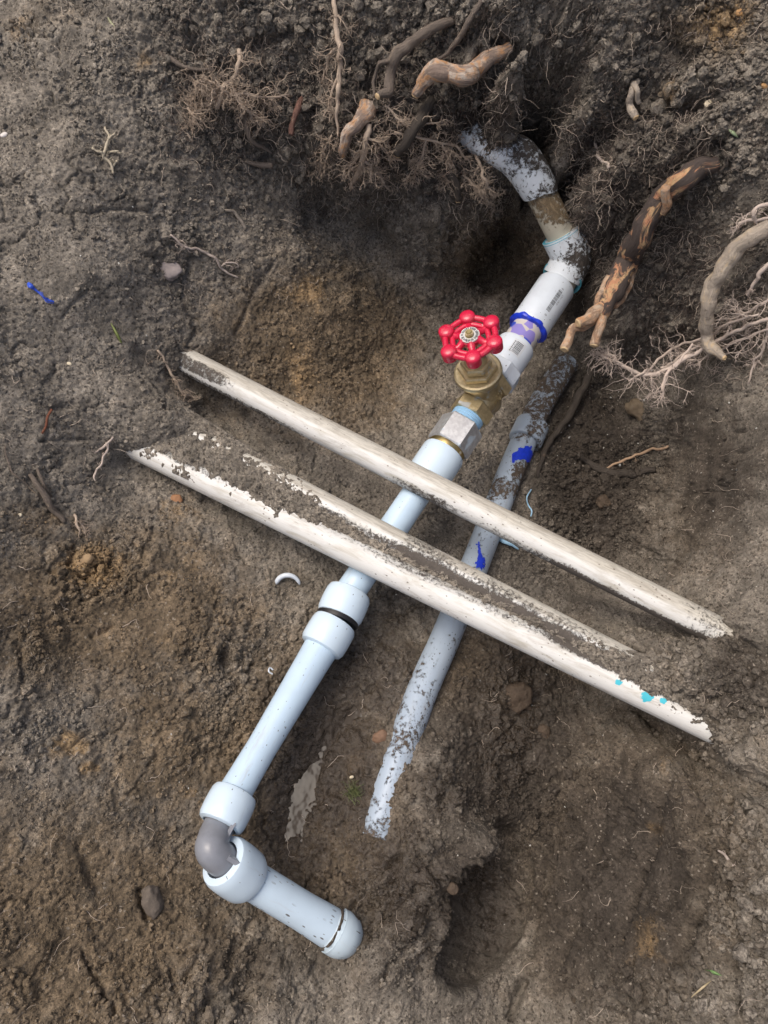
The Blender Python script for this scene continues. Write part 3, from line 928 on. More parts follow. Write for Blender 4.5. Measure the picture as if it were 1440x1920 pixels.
rb = random.Random(3)
N_, B_ = frame(c1 - c0)
sgn = 1 if proj(c0 + B_ * .02)[0] > proj(c0)[0] else -1     # side that faces right in the photo
g = Geo()
s = LnC * .26
while s < LnC * .72:
    wdt = rb.choice([.0005, .0008, .0012]); strip(g, fm, s, s + wdt, sgn * .0055, sgn * .0125); s += wdt + rb.choice([.0005, .0008, .0011])
for s_, ch in ((LnC * .17, '0'), (LnC * .75, '0')):
    V, T = text_pts(ch, .006)
    g.add(np.array([fm(s_ + .003 - v[1] * 0 + (v[0]), sgn * (.008 + v[1])) for v in V]), None, T)
V, T = text_pts('17111 17530', .0056)
g.add(np.array([fm(LnC * .29 + v[0] * .72, sgn * (.0142 + v[1] * .8)) for v in V]), None, T)
obj('barcode', g, M_INK, coup, smooth=False)
g = Geo(); ra = rpx(76, c1)
q = L(612) 
g.add(*lathe([(0, ra - .008), (0, ra - .001), (.002, ra + .0006), (.005, ra + .0002), (.0065, ra - .003), (.0065, ra - .009)], L(618), AX, 56))
g.V[0] = g.V[0] + (g.V[0] - L(618)) * (fbm(g.V[0], 110, 3, 5) * .05)[:, None] + np.outer(fbm(g.V[0], 70, 2, 6) * .003, AX)
obj('solvent_ring', g, M_BLUE, main, 'bright blue solvent ring on the coupling mouth')
g = Geo(); g.add(*tube([L(606), L(630), L(662)], rpx(60, L(635)), 44)); obj('pipe', g, M_PRIMER, main, 'short nipple blotched with purple primer')
# adapter with sticker
a0, a1 = L(647), L(692)
g, RoA = socket(a1, a0, 74, rpx(60, a0), .004, sides=56)
adp = obj('adapter', g, M_FITW, main, 'white threaded adapter with a printed sticker')
fm = cylmap(a1, a0 - a1, RoA + .0003); fm2 = cylmap(a1, a0 - a1, RoA + .0006)
LA = np.linalg.norm(a0 - a1)
N_, B_ = frame(a0 - a1)
sgn = 1 if proj(a0 + B_ * .02)[0] > proj(a0)[0] else -1
g = Geo(); strip(g, fm, LA * .30, LA * .82, -sgn * .008, sgn * .013, 8); obj('sticker', g, M_LABEL, adp)
g = Geo(); s = LA * .36
while s < LA * .74:
    wdt = rb.choice([.0007, .001, .0014]); strip(g, fm2, s, s + wdt, -sgn * .003, sgn * .009); s += wdt + rb.choice([.0006, .001])
for k in range(7):
    strip(g, fm2, LA * (.34 + .06 * k), LA * (.375 + .06 * k), -sgn * .0065, -sgn * (.0042 + .0008 * (k % 2)))
obj('barcode', g, M_INK, adp, smooth=False)
def hexa(p0, p1, wpx, rot=0.0, bev=.002, ri=.01, sides=6):
    ax = p1 - p0; Ln = np.linalg.norm(ax); Ro = rpx(wpx, (p0 + p1) / 2) * (1.0 if sides > 8 else 1.08)
    rf = frame(ax)
    ref = rf[0] * math.cos(rot) + rf[1] * math.sin(rot)
    g = Geo()
    V, Q, T, U = lathe([(0, ri), (0, Ro - bev), (bev, Ro), (Ln - bev, Ro), (Ln, Ro - bev), (Ln, ri)], p0, ax, sides, ref)
    g.add(V, Q, T, U)
    return g
g = hexa(L(712), L(690), 80, .2, sides=8); obj('hex_collar', g, M_FITW, main, smooth=False)
g = Geo(); g.add(*tube([L(722), L(706)], rpx(68, L(712)), 44)); obj('thread', g, M_TAPE, main, 'pale blue taped thread')

# gate valve
vc = L(740)
RV = .5 * np.linalg.norm(L(800) - L(690))
best = None
for k in range(720):
    ang = k / 720 * 2 * math.pi
    n_, b_ = frame(AX, np.array([0, 0, 1.0]))
    d_ = n_ * math.cos(ang) + b_ * math.sin(ang)
    if np.dot(d_, VIEW) < .3: continue
    x_, y_, _ = proj(vc + d_ * .128)
    e = (x_ - 880) ** 2 + (y_ - 640) ** 2
    if best is None or e < best[0]: best = (e, d_)
SD = best[1]
SB = np.cross(SD, AX)
g = Geo()
rb_ = rpx(66, vc)
va, vb = L(779), L(716)
Lb = np.linalg.norm(vb - va)
g.add(*lathe([(0, .012), (0, rb_ * .80), (Lb * .15, rb_ * .82), (Lb * .3, rb_ * .96), (Lb * .5, rb_ * 1.02), (Lb * .7, rb_ * .96), (Lb * .85, rb_ * .82), (Lb, rb_ * .80), (Lb, .012)], va, AX, 40))
for p0, p1 in ((L(782), L(762)), (L(727), L(711))):
    hg = hexa(p0, p1, 74, .15); g.add(hg.V[0], hg.Q[0], None, hg.U[0])
# gate chamber: flattened upright barrel
rc_ = rpx(76, vc)
hh = [(-.030, .0), (-.030, rc_ * .55), (-.022, rc_ * .84), (.0, rc_ * .95), (.020, rc_ * .92), (.034, rc_ * .90), (.042, rc_ * 1.0), (.046, rc_ * 1.06), (.050, rc_ * 1.06), (.050, .0)]
V, Q, T, U = lathe(hh, vc, SD, 48)
rel = V - vc
V = V - np.outer(rel @ AX, AX) * (.16 * (1 - sstep(.030, .042, rel @ SD)))[:, None]
g.add(V, Q, T, U)
valve = obj('gate_valve', g, M_BRASS, main, 'dull brass gate valve body', sharp=30)
g = Geo()
V, Q, T, U = lathe([(.0502, .0), (.0502, rc_ * 1.13), (.053, rc_ * 1.16), (.057, rc_ * 1.14), (.0585, rc_ * 1.06), (.0585, rc_ * .8)], vc, SD, 48); g.add(V, Q, T, U)
V, Q, T, U = lathe([(.0586, rc_ * .8), (.0586, rc_ * .92), (.060, rc_ * .95), (.066, rc_ * .95), (.0675, rc_ * .90), (.0675, .0)], vc, SD, 6); g.add(V, Q, T, U)
V, Q, T, U = lathe([(.0676, rc_ * .70), (.069, rc_ * .74), (.077, rc_ * .74), (.079, rc_ * .68), (.079, .0)], vc, SD, 6); g.add(V, Q, T, U)
V, Q, T, U = lathe([(.079, rc_ * .55), (.085, rc_ * .52), (.090, rc_ * .40), (.100, rc_ * .36), (.100, 0)], vc, SD, 32); g.add(V, Q, T, U)
obj('bonnet', g, M_BRASS, valve, sharp=30)
g = Geo(); g.add(*tube([vc + SD * .098, vc + SD * .140], .0055, 16)); obj('stem', g, M_BRASS, valve)
# raised casting letters on the side of the chamber
side_ = SB if proj(vc + SB * .02)[0] > proj(vc)[0] else -SB
g = Geo()
for txt, hgt in (('200', .012), ('WOG', .001)):
    V, T = text_pts(txt, .0105, .0006)
    wd = V[:, 0].max()
    pts_ = []
    for v in V:
        a = (v[0] - wd / 2) / (rc_ * .9)
        rad_ = rc_ * .94 + v[2] + .0006
        # letters run along the pipe, upright along the stem
        pts_.append(vc + side_ * rad_ * math.cos(a) + AX * math.sin(a) * rad_ * .84 + SD * (hgt + v[1]))
    g.add(np.array(pts_), None, T)
obj('casting_letters', g, M_BRASS, valve, smooth=False)
# handwheel
wc = vc + SD * .128
n1_, n2_ = frame(SD, nrm(P(873, 595, .15) - P(886, 685, .15)))
RW = 49.5 / F * proj(wc)[2]
ang0 = 0.0
def wdir(a): return n1_ * math.cos(a) + n2_ * math.sin(a)
g = Geo()
def ring_pts(rad, h, a0, a1, n): return [wc + wdir(a) * rad + SD * h for a in np.linspace(a0, a1, n)]
RK = 15.6 / F * proj(wc)[2]
for k in range(6):
    a = ang0 + k * math.pi / 3
    kc = wc + wdir(a) * RW
    g.add(*lathe([(-.0115, 0), (-.0115, RK * .80), (-.010, RK * .93), (.000, RK * .97), (.0042, RK * .97), (.0056, RK * .90), (.0072, RK * .66), (.0080, RK * .34), (.0082, 0)], kc, SD, 24))
    g.add(*tube([wc + wdir(a) * .010 + SD * .002, wc + wdir(a) * RW * .55 - SD * .003, wc + wdir(a) * (RW - RK * .5) - SD * .003], [.0060, .0050, .0058], 12))
    a2 = a + math.pi / 3
    mid = np.linspace(0, 1, 9)
    for fr, h, rr2 in ((1.03, .0, .0043), (.745, -.003, .0040)):
        pts_ = []
        for t in mid:
            aa = a + t * math.pi / 3
            flat = math.cos(math.pi / 6) / math.cos(aa - a - math.pi / 6)
            rad_ = RW * fr * (flat * .55 + .45)
            pts_.append(wc + wdir(aa) * rad_ + SD * h)
        g.add(*tube(pts_, rr2, 12, ref=SD))
g.add(*lathe([(-.012, .006), (-.012, .010), (-.004, .014), (.003, .0145), (.005, .012), (.005, 0)], wc, SD, 32))
obj('handwheel', g, M_RED, valve, 'red six knobbed handwheel')
g = Geo(); RPl = 19.0 / F * proj(wc)[2]
g.add(*lathe([(.0052, 0), (.0052, RPl * .96), (.0060, RPl), (.0068, RPl * .97), (.0066, RPl * .5), (.0068, 0)], wc, SD, 40)); obj('name_plate', g, M_CHROME, valve, 'round chrome plate ringed with black print')
g = Geo(); r2 = random.Random(5)
a = 0.0
while a < 2 * math.pi - .1:
    wd = r2.uniform(.05, .16)
    if r2.random() < .8:
        for rA, rB in ((r2.uniform(.58, .66), r2.uniform(.84, .92)),):
            V = [wc + wdir(aa) * RPl * rr3 + SD * .0073 for aa in (a, a + wd) for rr3 in (rA, rB)]
            g.add(np.array(V), [(0, 1, 3, 2)])
    a += wd + r2.uniform(.03, .09)
obj('plate_print', g, M_INK, valve, smooth=False)
g = Geo()
g.add(*lathe([(.0074, .0), (.0074, RPl * .46), (.0086, RPl * .44), (.0086, .0)], wc, SD, 28))
hg = lathe([(.0086, RPl * .36), (.0128, RPl * .34), (.0136, RPl * .26), (.0136, 0)], wc, SD, 6); g.add(*hg)
obj('wheel_nut', g, M_GOLD, valve, sharp=25)
# below the valve: thread, hex nut, ring, adapter
g = Geo(); pr = []
t0, t1 = L(800), L(776); Lt = np.linalg.norm(t1 - t0); rt = rpx(63, t0)
for k in range(13):
    pr.append((Lt * k / 12, rt * (1.0 if k % 2 else .90)))
g.add(*lathe(pr, t0, AX, 44)); obj('thread', g, M_TAPE, main, 'pale blue taped thread below the valve')
g = hexa(L(840), L(796), 80, .35); obj('hex_nut', g, M_ZINC, main, 'grey zinc hex nut', smooth=False)
g = Geo(); rg = rpx(74, L(842)); g.add(*lathe([(-.003, rg * .7), (-.003, rg), (.002, rg * 1.03), (.006, rg), (.006, rg * .7)], L(846), AX, 48)); obj('lock_ring', g, M_GOLD, main, 'brass ring under the hex nut')
g, _ = socket(L(912), L(846), 84, rpx(60, L(900)), .006); obj('adapter', g, M_FIT, main, 'pale blue adapter half under the conduit')
g = Geo(); g.add(*tube(np.linspace(L(905), L(1125), 30), RP, 48)); obj('pipe', g, M_PVC, main)
B0 = P(600, 1218, .002); B1 = P(440, 1487, .036)
k0, k1 = P(657, 1108, 0), P(633, 1160, .001)
g, _ = socket(k0, k1, 87, RP * 1.02, .007, .0006); obj('coupling', g, M_FIT, main)
g = Geo(); ro = rpx(82, k1); k2 = P(631, 1165, .001); g.add(*lathe([(-.002, ro * .6), (-.002, ro), (0, ro * 1.0), (.002, ro * 1.0), (.004, ro * .98), (.004, ro * .6)], k1, k2 - k1, 48)); obj('o_ring', g, M_BLACK, main, 'black rubber ring between the couplings')
k3 = P(600, 1217, .002)
g, _ = socket(k2, k3, 87, RP * 1.05, .007, .0006); obj('coupling', g, M_FIT, main)
n = 40
tt = np.linspace(-.04, 1.05, n)
pts_ = B0 + (B1 - B0) * tt[:, None]
rr = np.interp(np.clip(tt, 0, 1), [0, .12, .3, .7, .88, 1], [rpx(66, B0), rpx(63, B0), rpx(60, B0), rpx(60, B1), rpx(62, B1), rpx(64, B1)])
g = Geo(); g.add(*tube(pts_, rr, 48)); obj('pipe', g, M_PVC, main, 'glossy pale blue pipe above the grey elbow')
d0, d1 = P(443, 1484, .036), P(411, 1548, .046)
g, _ = socket(d0, d1, 90, rpx(68, d1), .006, .0008, .02); obj('coupling', g, M_FIT, main)
# grey elbow
q0 = P(424, 1522, .042); q1 = P(409, 1552, .048); q2 = P(394, 1590, .068); q3 = P(417, 1613, .056); q4 = P(446, 1634, .030)
g = Geo()
dirA = nrm(q2 - q1); dirB = nrm(q4 - q3)
pc = catmull([q0, q1, q2 - dirA * .012, q2 + (q3 - q2) * .15, q3, q4], 9)
rr = np.interp(np.linspace(0, 1, len(pc)), [0, .2, .4, .6, .8, 1], [rpx(57, q1), rpx(60, q1), rpx(62, q2), rpx(62, q2), rpx(62, q3), rpx(58, q3)])
g.add(*tube(pc, rr, 44)); elb = obj('elbow', g, M_ELBOW, main, 'dark grey plastic elbow')
g = Geo()
# moulded fin and stop lug
fa = P(438, 1545, .045); 
g.add(*box(P(434, 1552, .060), nrm(P(440, 1540, .04) - P(428, 1562, .04)), VIEW, nrm(np.cross(P(440, 1540, .04) - P(428, 1562, .04), VIEW)), .008, .0045, .0022))
V, Q = box(P(438, 1613, .070), nrm(P(446, 1618, .05) - P(430, 1608, .055)), VIEW, nrm(np.cross(P(446, 1618, .05) - P(430, 1608, .055), VIEW)), .007, .003, .0026); g.add(V, Q)
obj('lug', g, M_ELBOW, elb, smooth=False)
# coupling, pipe and end elbow
h0, h1 = P(416, 1612, .055), P(466, 1648, .018)
ax = h1 - h0
g, _ = socket(h0, h1, 100, rpx(70, h0), .007, .0008, .026); obj('coupling', g, M_FIT, main, 'open mouthed pale coupling round the grey elbow')
f0 = P(452, 1638, .024); f1 = P(560, 1700, -.012); f2 = P(640, 1752, -.036)
n = 40
tt = np.linspace(0, 1, n)[:, None]
pts_ = f0 + (f2 - f0) * tt
rr = np.interp(tt[:, 0], [0, .15, .6, .85, 1], [rpx(76, f0), rpx(70, f0), rpx(68, f1), rpx(72, f2), rpx(74, f2)])
g = Geo(); g.add(*tube(pts_, rr, 48)); obj('pipe', g, M_PVC_DIRTY, main, 'mud flecked pipe running down to the end elbow')
dv = nrm(f2 - f0)
f2b = f2 - dv * .006
e1 = f2b - dv * .006; e2 = f2b + dv * .003; e3 = f2b + dv * .006 + np.array([0, 0, -.014]); e4 = e3 + np.array([0, 0, -.06])
pc = catmull([e1, f2b, e2, e3, e4], 8)
g = Geo(); rE = rpx(84, f2)
g.add(*tube(pc, np.r_[rE * .9, np.full(len(pc) - 1, rE)], 44)); o = obj('elbow', g, M_STAIN2, main, 'end elbow sinking into the mud')
attr(o, 'dirt', np.clip(.14 + .0 * g.verts()[:, 0] + .75 * sstep(.004, -.016, (g.verts() - f2) @ VIEW), 0, .8))

g = Geo(); rj = rpx(76, f2)
V, Q, T, U = tube([f2b - dv * .010 + (frame(dv)[0] * math.cos(a) + frame(dv)[1] * math.sin(a)) * rj for a in np.linspace(0, 2 * math.pi, 41)], .0017, 10)
V = V + fbm(V, 160, 3, 9)[:, None] * .0030 * VIEW
g.add(V, Q, T, U)
o = obj('mud_ring', g, M_SOIL, main, 'mud caught round the mouth of the end elbow', sharp=None)
for k in ('brown', 'dark', 'ochre', 'wet'): attr(o, k, np.full(len(o.data.vertices), .7 if k == 'dark' else .2))
# ------------------------------------------------------------------ the older buried pipe
bp = [(1062,680,-.122),(1012,762,-.118),(985,822,-.115),(955,892,-.110),(905,1022,-.100),(842,1180,-.082),(790,1300,-.066),(745,1430,-.056),(706,1570,-.060)]
bpts = [P(*b) for b in bp]
old = thing('buried_pipe', 'older grey pipe half buried in mud with blue solvent on its upper joint', 'pipe', bpts[5])
pc = catmull(bpts, 14)
g = Geo(); rO = rpx(56, bpts[5]); g.add(*tube(pc, rO, 40))
o = obj('pipe', g, M_OLD, old)
def od(x, y, V):
    v = .20 + .42 * sstep(845, 800, y) + .4 * (np.exp(-((y - 915) / 26.) ** 2)) + .45 * np.exp(-((y - 880) / 20) ** 2) * (x > 960)
    v += .12 * sstep(1230, 1300, y) + .16 * sstep(1300, 1390, y) - .20 * sstep(1395, 1425, y) + .4 * sstep(1530, 1570, y)
    v += .25 * sstep(8, 26, (x - (1385 - .497 * 0 - (y) * .0)) * 0)
    return v
dirt_fn(o, g, od)
g, _ = socket(P(999, 795, -.1165), P(984, 828, -.115), 64, rO, .003)
o = obj('coupling', g, M_OLD, old, 'mud coated joint on the buried pipe'); dirt_fn(o, g, lambda x, y, V: np.where(x < 990, .2, .55))
def blob_patch(pts_px, zwf, mat, parent, name, rad, label=None, up=.0012):
    pass
def patch_on_tube(poly, axpts, rad, off=.0006, nu=64, nv=64, bulge=.0012):
    """thin raised patch of paint on a tube; poly in photo pixels, kept where inside"""
    poly = np.array(poly, float)
    x0, y0 = poly.min(0); x1, y1 = poly.max(0)
    V, ok = [], []
    for j in range(nv + 1):
        for i in range(nu + 1):
            x = x0 + (x1 - x0) * i / nu; y = y0 + (y1 - y0) * j / nv
            ray0 = np.array(cam.location); rd = nrm(P(x, y, -.02) - ray0)
            # nearest axis segment hit
            bestd = None
            for a_, b_ in zip(axpts[:-1], axpts[1:]):
                t_ = nrm(b_ - a_)
                m_ = ray0 - a_
                dd_ = rd - t_ * (rd @ t_); mm_ = m_ - t_ * (m_ @ t_)
                A_ = dd_ @ dd_; B_ = dd_ @ mm_; C_ = mm_ @ mm_ - (rad + off) ** 2
                disc = B_ * B_ - A_ * C_
                if disc < 0: continue
                tt_ = (-B_ - math.sqrt(disc)) / A_
                p_ = ray0 + rd * tt_
                s_ = (p_ - a_) @ t_
                if -.002 <= s_ <= np.linalg.norm(b_ - a_) + .002 and (bestd is None or tt_ < bestd[0]): bestd = (tt_, p_)
            c = False
            jx = perlin(np.array([[x * .09, y * .09, 1.5], [x * .28, y * .28, 4.5]]), 1.0, 7); jy = perlin(np.array([[x * .09, y * .09, 8.5], [x * .28, y * .28, 2.5]]), 1.0, 9)
            x = x + jx[0] * 9 + jx[1] * 4; y = y + jy[0] * 9 + jy[1] * 4
            for k in range(len(poly)):
                xa, ya = poly[k]; xb, yb = poly[k - 1]
                if (ya > y) != (yb > y) and x < (xb - xa) * (y - ya) / (yb - ya) + xa: c = not c
            V.append(bestd[1] if bestd else np.zeros(3)); ok.append(bool(bestd) and c)
    Q = []
    W_ = nu + 1
    for j in range(nv):
        for i in range(nu):
            q = (j * W_ + i, j * W_ + i + 1, (j + 1) * W_ + i + 1, (j + 1) * W_ + i)
            if all(ok[k] for k in q): Q.append(q[::-1])
    V = np.array(V)
    used = sorted({k for q in Q for k in q}); mp = {k: i for i, k in enumerate(used)}
    g = Geo(); g.add(V[used], [[mp[k] for k in q] for q in Q])
    return g
g = patch_on_tube([(962,848),(972,838),(990,836),(1006,846),(1008,862),(998,868),(984,862),(972,864),(960,868)], bpts, rO, .0008); obj('solvent_smear', g, M_BLUE, old, 'bright blue smear of solvent')
g = patch_on_tube([(898,1015),(901,1015),(903,1035),(912,1048),(908,1062),(900,1072),(893,1066),(888,1056),(894,1040)], bpts, rO, .0008); obj('solvent_smear', g, M_BLUE, old, 'bright blue drip of solvent')

# ------------------------------------------------------------------ three conduits across the hole
RC = .0192
def conduit(label, pA, pB, dirt, side_fn, paint=None, n=320, end=None):
    t = thing('conduit', label, 'conduit', (pA + pB) / 2, 'old white conduits lying across the hole')
    tt = np.linspace(0, 1, n)[:, None]
    pts_ = pA + (pB - pA) * tt
    sag = np.array([0, 0, -1.0]) * (.004 * 4 * tt * (1 - tt))
    g = Geo(); g.add(*tube(pts_ + sag, RC, 56))
    o = obj('tube', g, M_CONDUIT, t)
    V = g.verts()
    x, y, d = proj(V)
    acc = nrm(pB - pA)
    rel = V - pA; c = rel - np.outer(rel @ acc, acc)
    upv = nrm(R @ np.array([0, 1.0, 0]) - acc * (acc @ (R @ np.array([0, 1.0, 0]))))
    q = (c @ upv) / RC          # +1 at the upper edge in the photo, -1 at the lower
    attr(o, 'dirt', dirt(x, q))
    attr(o, 'side', side_fn(x, q))
    pt = np.zeros(len(V))
    for px_, py_, r_ in (paint or []):
        pt = np.maximum(pt, np.exp(-(((x - px_) / r_) ** 2 + ((y - py_) / (r_ * .7)) ** 2)) * (c @ VIEW > 0))
    attr(o, 'paint', pt)
    return t, o
ZA, ZB, ZU = .0435, .0465, .0425
cA = conduit('upper of the three white conduits, passing just below the valve, lone and mostly clean', P(290, 646, .050), P(1470, 1246, ZA + .002),
    lambda x, q: .05 + .62 * sstep(470, 380, x) * sstep(.75, .2, q) * sstep(-.75, -.4, q) + .50 * sstep(-.62, -.9, q) * (sstep(620, 520, x) + sstep(980, 1080, x)) + .35 * sstep(1240, 1330, x) + .55 * sstep(-.30, -.7, q) * np.exp(-((x - 800) / 75) ** 2) + .35 * sstep(-.35, -.8, q) * sstep(860, 960, x),
    lambda x, q: sstep(-.05, .35, q))
cU = conduit('middle of the three white conduits, mostly hidden under packed earth beside the lowest one', P(120, 693, .048), P(1420, 1370, ZU),
    lambda x, q: .10 + .45 * sstep(.35, -.15, q) + .33 * sstep(720, 800, x) - .35 * sstep(.35, .75, q) * sstep(760, 700, x) - .18 * sstep(.5, .9, q) * sstep(760, 900, x) - .1 * sstep(620, 500, x),
    lambda x, q: sstep(.2, .6, q))
cL = conduit('lowest of the three white conduits with cyan paint spots near its broken right end', P(90, 754, .052), P(1410, 1399, ZB - .004),
    lambda x, q: .06 + .55 * sstep(.1, .7, q) * sstep(480, 700, x) * .6 + .6 * sstep(.25, .75, q) * sstep(980, 1100, x) + .45 * sstep(.0, .5, q) * sstep(520, 360, x),
    lambda x, q: sstep(.75, .95, q) * .8, [(1160,1279,9), (1213,1306,17), (1243,1314,9)])
# packed earth lying in the groove between the two lower conduits
def soil_strip(name, ctrl, seed):
    """ctrl: (photo x of axis, lower width, upper width, height) ; strip follows the two conduits"""
    U0, U1 = P(120, 693, .048), P(1420, 1370, ZU)
    L0, L1 = P(90, 754, .052), P(1410, 1399, ZB - .004)
    xs = np.linspace(ctrl[0][0], ctrl[-1][0], 520)
    cx = [c[0] for c in ctrl]
    lo = np.interp(xs, cx, [c[1] for c in ctrl]); hi = np.interp(xs, cx, [c[2] for c in ctrl]); ht = np.interp(xs, cx, [c[3] for c in ctrl])
    def at_x(A, B, x):
        a = np.zeros(len(x)); b = np.ones(len(x))
        for _ in range(40):
            m = (a + b) / 2
            p = A + (B - A) * m[:, None]
            s = proj(p)[0] < x
            a = np.where(s, m, a); b = np.where(s, b, m)
        t = a[:, None]
        return A + (B - A) * t + np.array([0, 0, -1.0]) * (.004 * 4 * t * (1 - t))
    u = at_x(U0, U1, xs); l = at_x(L0, L1, xs)
    nv = 52
    V = np.zeros((len(xs), nv, 3))
    tt = np.linspace(0, 1, nv)
    for k, t in enumerate(tt):
        # across: from lower-conduit side (-) to upper-conduit side (+), in units of radius beyond each axis
        f = (-lo + (1 + lo + hi) * t)
        V[:, k] = l + (u - l) * f[:, None]
        edge = np.minimum(t, 1 - t) * 2
        V[:, k, 2] += RC * (ht) - .012 * (1 - np.sqrt(np.clip(edge * 2.2, 0, 1)))
    P_ = V.reshape(-1, 3)
    nz = fbm(P_, 30, 3, seed) * .004 + fbm(P_, 120, 3, seed + 5) * .0042 + fbm(P_, 420, 2, seed + 9) * .0028
    P_ = P_ + np.outer(nz, VIEW) 
    i, j = np.meshgrid(np.arange(len(xs) - 1), np.arange(nv - 1), indexing='ij')
    Q = np.stack([i * nv + j, (i + 1) * nv + j, (i + 1) * nv + j + 1, i * nv + j + 1], -1).reshape(-1, 4)
    g = Geo(); g.add(P_, Q)
    o = obj(name, g, M_SOIL, None, loc=P_.mean(0))
    for k, v in (('brown', .1), ('dark', .12), ('ochre', 0), ('wet', 0)):
        attr(o, k, np.full(len(P_), v))
    o['kind'] = 'structure'
    return o
soil_strip('packed_earth', [(215,.15,.5,1.0),(260,.28,.7,1.06),(330,.30,.72,1.10),(430,.26,.62,1.08),(520,.24,.48,1.05),(590,.16,.34,.98),(640,-.15,.0,.72),(760,-.1,.10,.66),(900,-.1,.25,.70),(1000,-.05,.22,.74),(1060,.06,.24,.84),(1150,.28,.42,1.0),(1230,.45,.9,1.10),(1320,.50,.9,1.12)], 300)

# ------------------------------------------------------------------ roots
UP = np.array([0, 0, 1.0])
def wob_tube(pts, rad, sides, amp, seed, sc=48):
    V, Q, T, U = tube(pts, rad, sides)
    n = len(pts)
    c = np.repeat(np.asarray(pts), sides, 0)
    m = n * sides
    r = V[:m] - c
    ln = np.linalg.norm(r, axis=1, keepdims=True)
    V[:m] = c + r * (1 + amp * fbm(V[:m], sc, 2, seed)[:, None] + amp * .25 * perlin(V[:m], sc * 5, seed + 3)[:, None])
    return V, Q, T, U

def path(px, k=8, jit=.0):
    q = []
    for x, y, l, *_ in px:
        if l > .5:      # given as distance from the lens plane
            q.append(R @ np.array([(x - 720) / F * l, (960 - y) / F * l, HC - l]))
        else:
            q.append(S(x, y, l))
    return catmull(q, k)

def root(name, label, px, mat, group=None, branches=(), cut=True, sides=16, amp=.30, parent=None, cat='root', seed=1, bmat=None):
    """px = [(x, y, lift, width in photo pixels)]"""
    pts = path(px)
    if parent is None:
        t = thing(name, label, cat, pts[0], group)
    else:
        t = parent
    def build(pxl, nm, sd_, mat=mat):
        p = path(pxl)
        p = p + np.stack([perlin(p, 45, sd_ + k) for k in range(3)], -1) * .0035
        wv = np.interp(np.linspace(0, 1, len(p)), np.linspace(0, 1, len(pxl)), [q[3] for q in pxl])
        r = np.array([rpx(w_ * .88, q) for w_, q in zip(wv, p)])
        g = Geo(); g.add(*wob_tube(p, r, sides, amp, sd_))
        o = obj(nm, g, mat, t, sharp=None)
        if cut and pxl[-1][3] >= 12:
            d = nrm(p[-1] - p[-3])
            g2 = Geo()
            rr_ = r[-1] * 1.02
            V, Q, T, U = lathe([(-.0004, rr_ * .96), (.0014, rr_ * .86), (.0022, rr_ * .5), (.0016, 0)], p[-1], d, 12)
            V = V + (perlin(V, 300, sd_)[:, None] * .0012) * d
            g2.add(V, Q, T, U)
            obj('cut_end', g2, M_WOODEND, t)
        return p, r
    build(px, 'main_root' if branches else 'root', seed)
    for k, b in enumerate(branches):
        build(b, 'side_root', seed + 31 * (k + 1), bmat or mat)
    return t

def hairs(starts, dirs, length, r0, K=8, wander=.5, grav=.12, lift=.0012, seed=0, sides=3, hug=True, taper=.35):
    """many thin wandering rootlets at once"""
    g_ = np.random.default_rng(seed)
    n = len(starts)
    pos = np.array(starts, float); d = np.array(dirs, float)
    d /= np.linalg.norm(d, axis=1, keepdims=True) + 1e-9
    length = np.broadcast_to(np.asarray(length, float), (n,)); r0 = np.broadcast_to(np.asarray(r0, float), (n,))
    out = [pos.copy()]
    for k in range(K):
        d = d + g_.normal(0, wander, (n, 3)) + np.array([0, 0, -grav])
        d /= np.linalg.norm(d, axis=1, keepdims=True)
        new = pos + d * (length / K)[:, None]
        if hug:
            l = new @ R
            h = hm(l[:, 0], l[:, 1]) + lift
            l[:, 2] = np.maximum(l[:, 2], h)
            new = l @ R.T
            step = new - pos
            sl = np.linalg.norm(step, axis=1, keepdims=True)
            new = pos + step / np.maximum(sl, 1e-6) * np.minimum(sl, (length / K * 1.7)[:, None])
        pos = new
        out.append(pos.copy())
    Pp = np.stack(out, 1)                       # n, K+1, 3
    tg = np.gradient(Pp, axis=1); tg /= np.linalg.norm(tg, axis=2, keepdims=True) + 1e-9
    a = np.cross(tg, np.array([.31, .22, .92])); a /= np.linalg.norm(a, axis=2, keepdims=True) + 1e-9
    b = np.cross(tg, a)
    rr = r0[:, None] * np.linspace(1, taper, K + 1)[None]
    ang = np.arange(sides) * 2 * np.pi / sides
    V = Pp[:, :, None] + rr[:, :, None, None] * (np.cos(ang)[None, None, :, None] * a[:, :, None] + np.sin(ang)[None, None, :, None] * b[:, :, None])
    base = np.arange(n)[:, None, None] * (K + 1) * sides
    i = np.arange(K)[None, :, None]; j = np.arange(sides)[None, None, :]
    j2 = (j + 1) % sides
    Q = np.stack(np.broadcast_arrays(base + i * sides + j, base + i * sides + j2, base + (i + 1) * sides + j2, base + (i + 1) * sides + j), -1).reshape(-1, 4)
    return V.reshape(-1, 3), Q, Pp

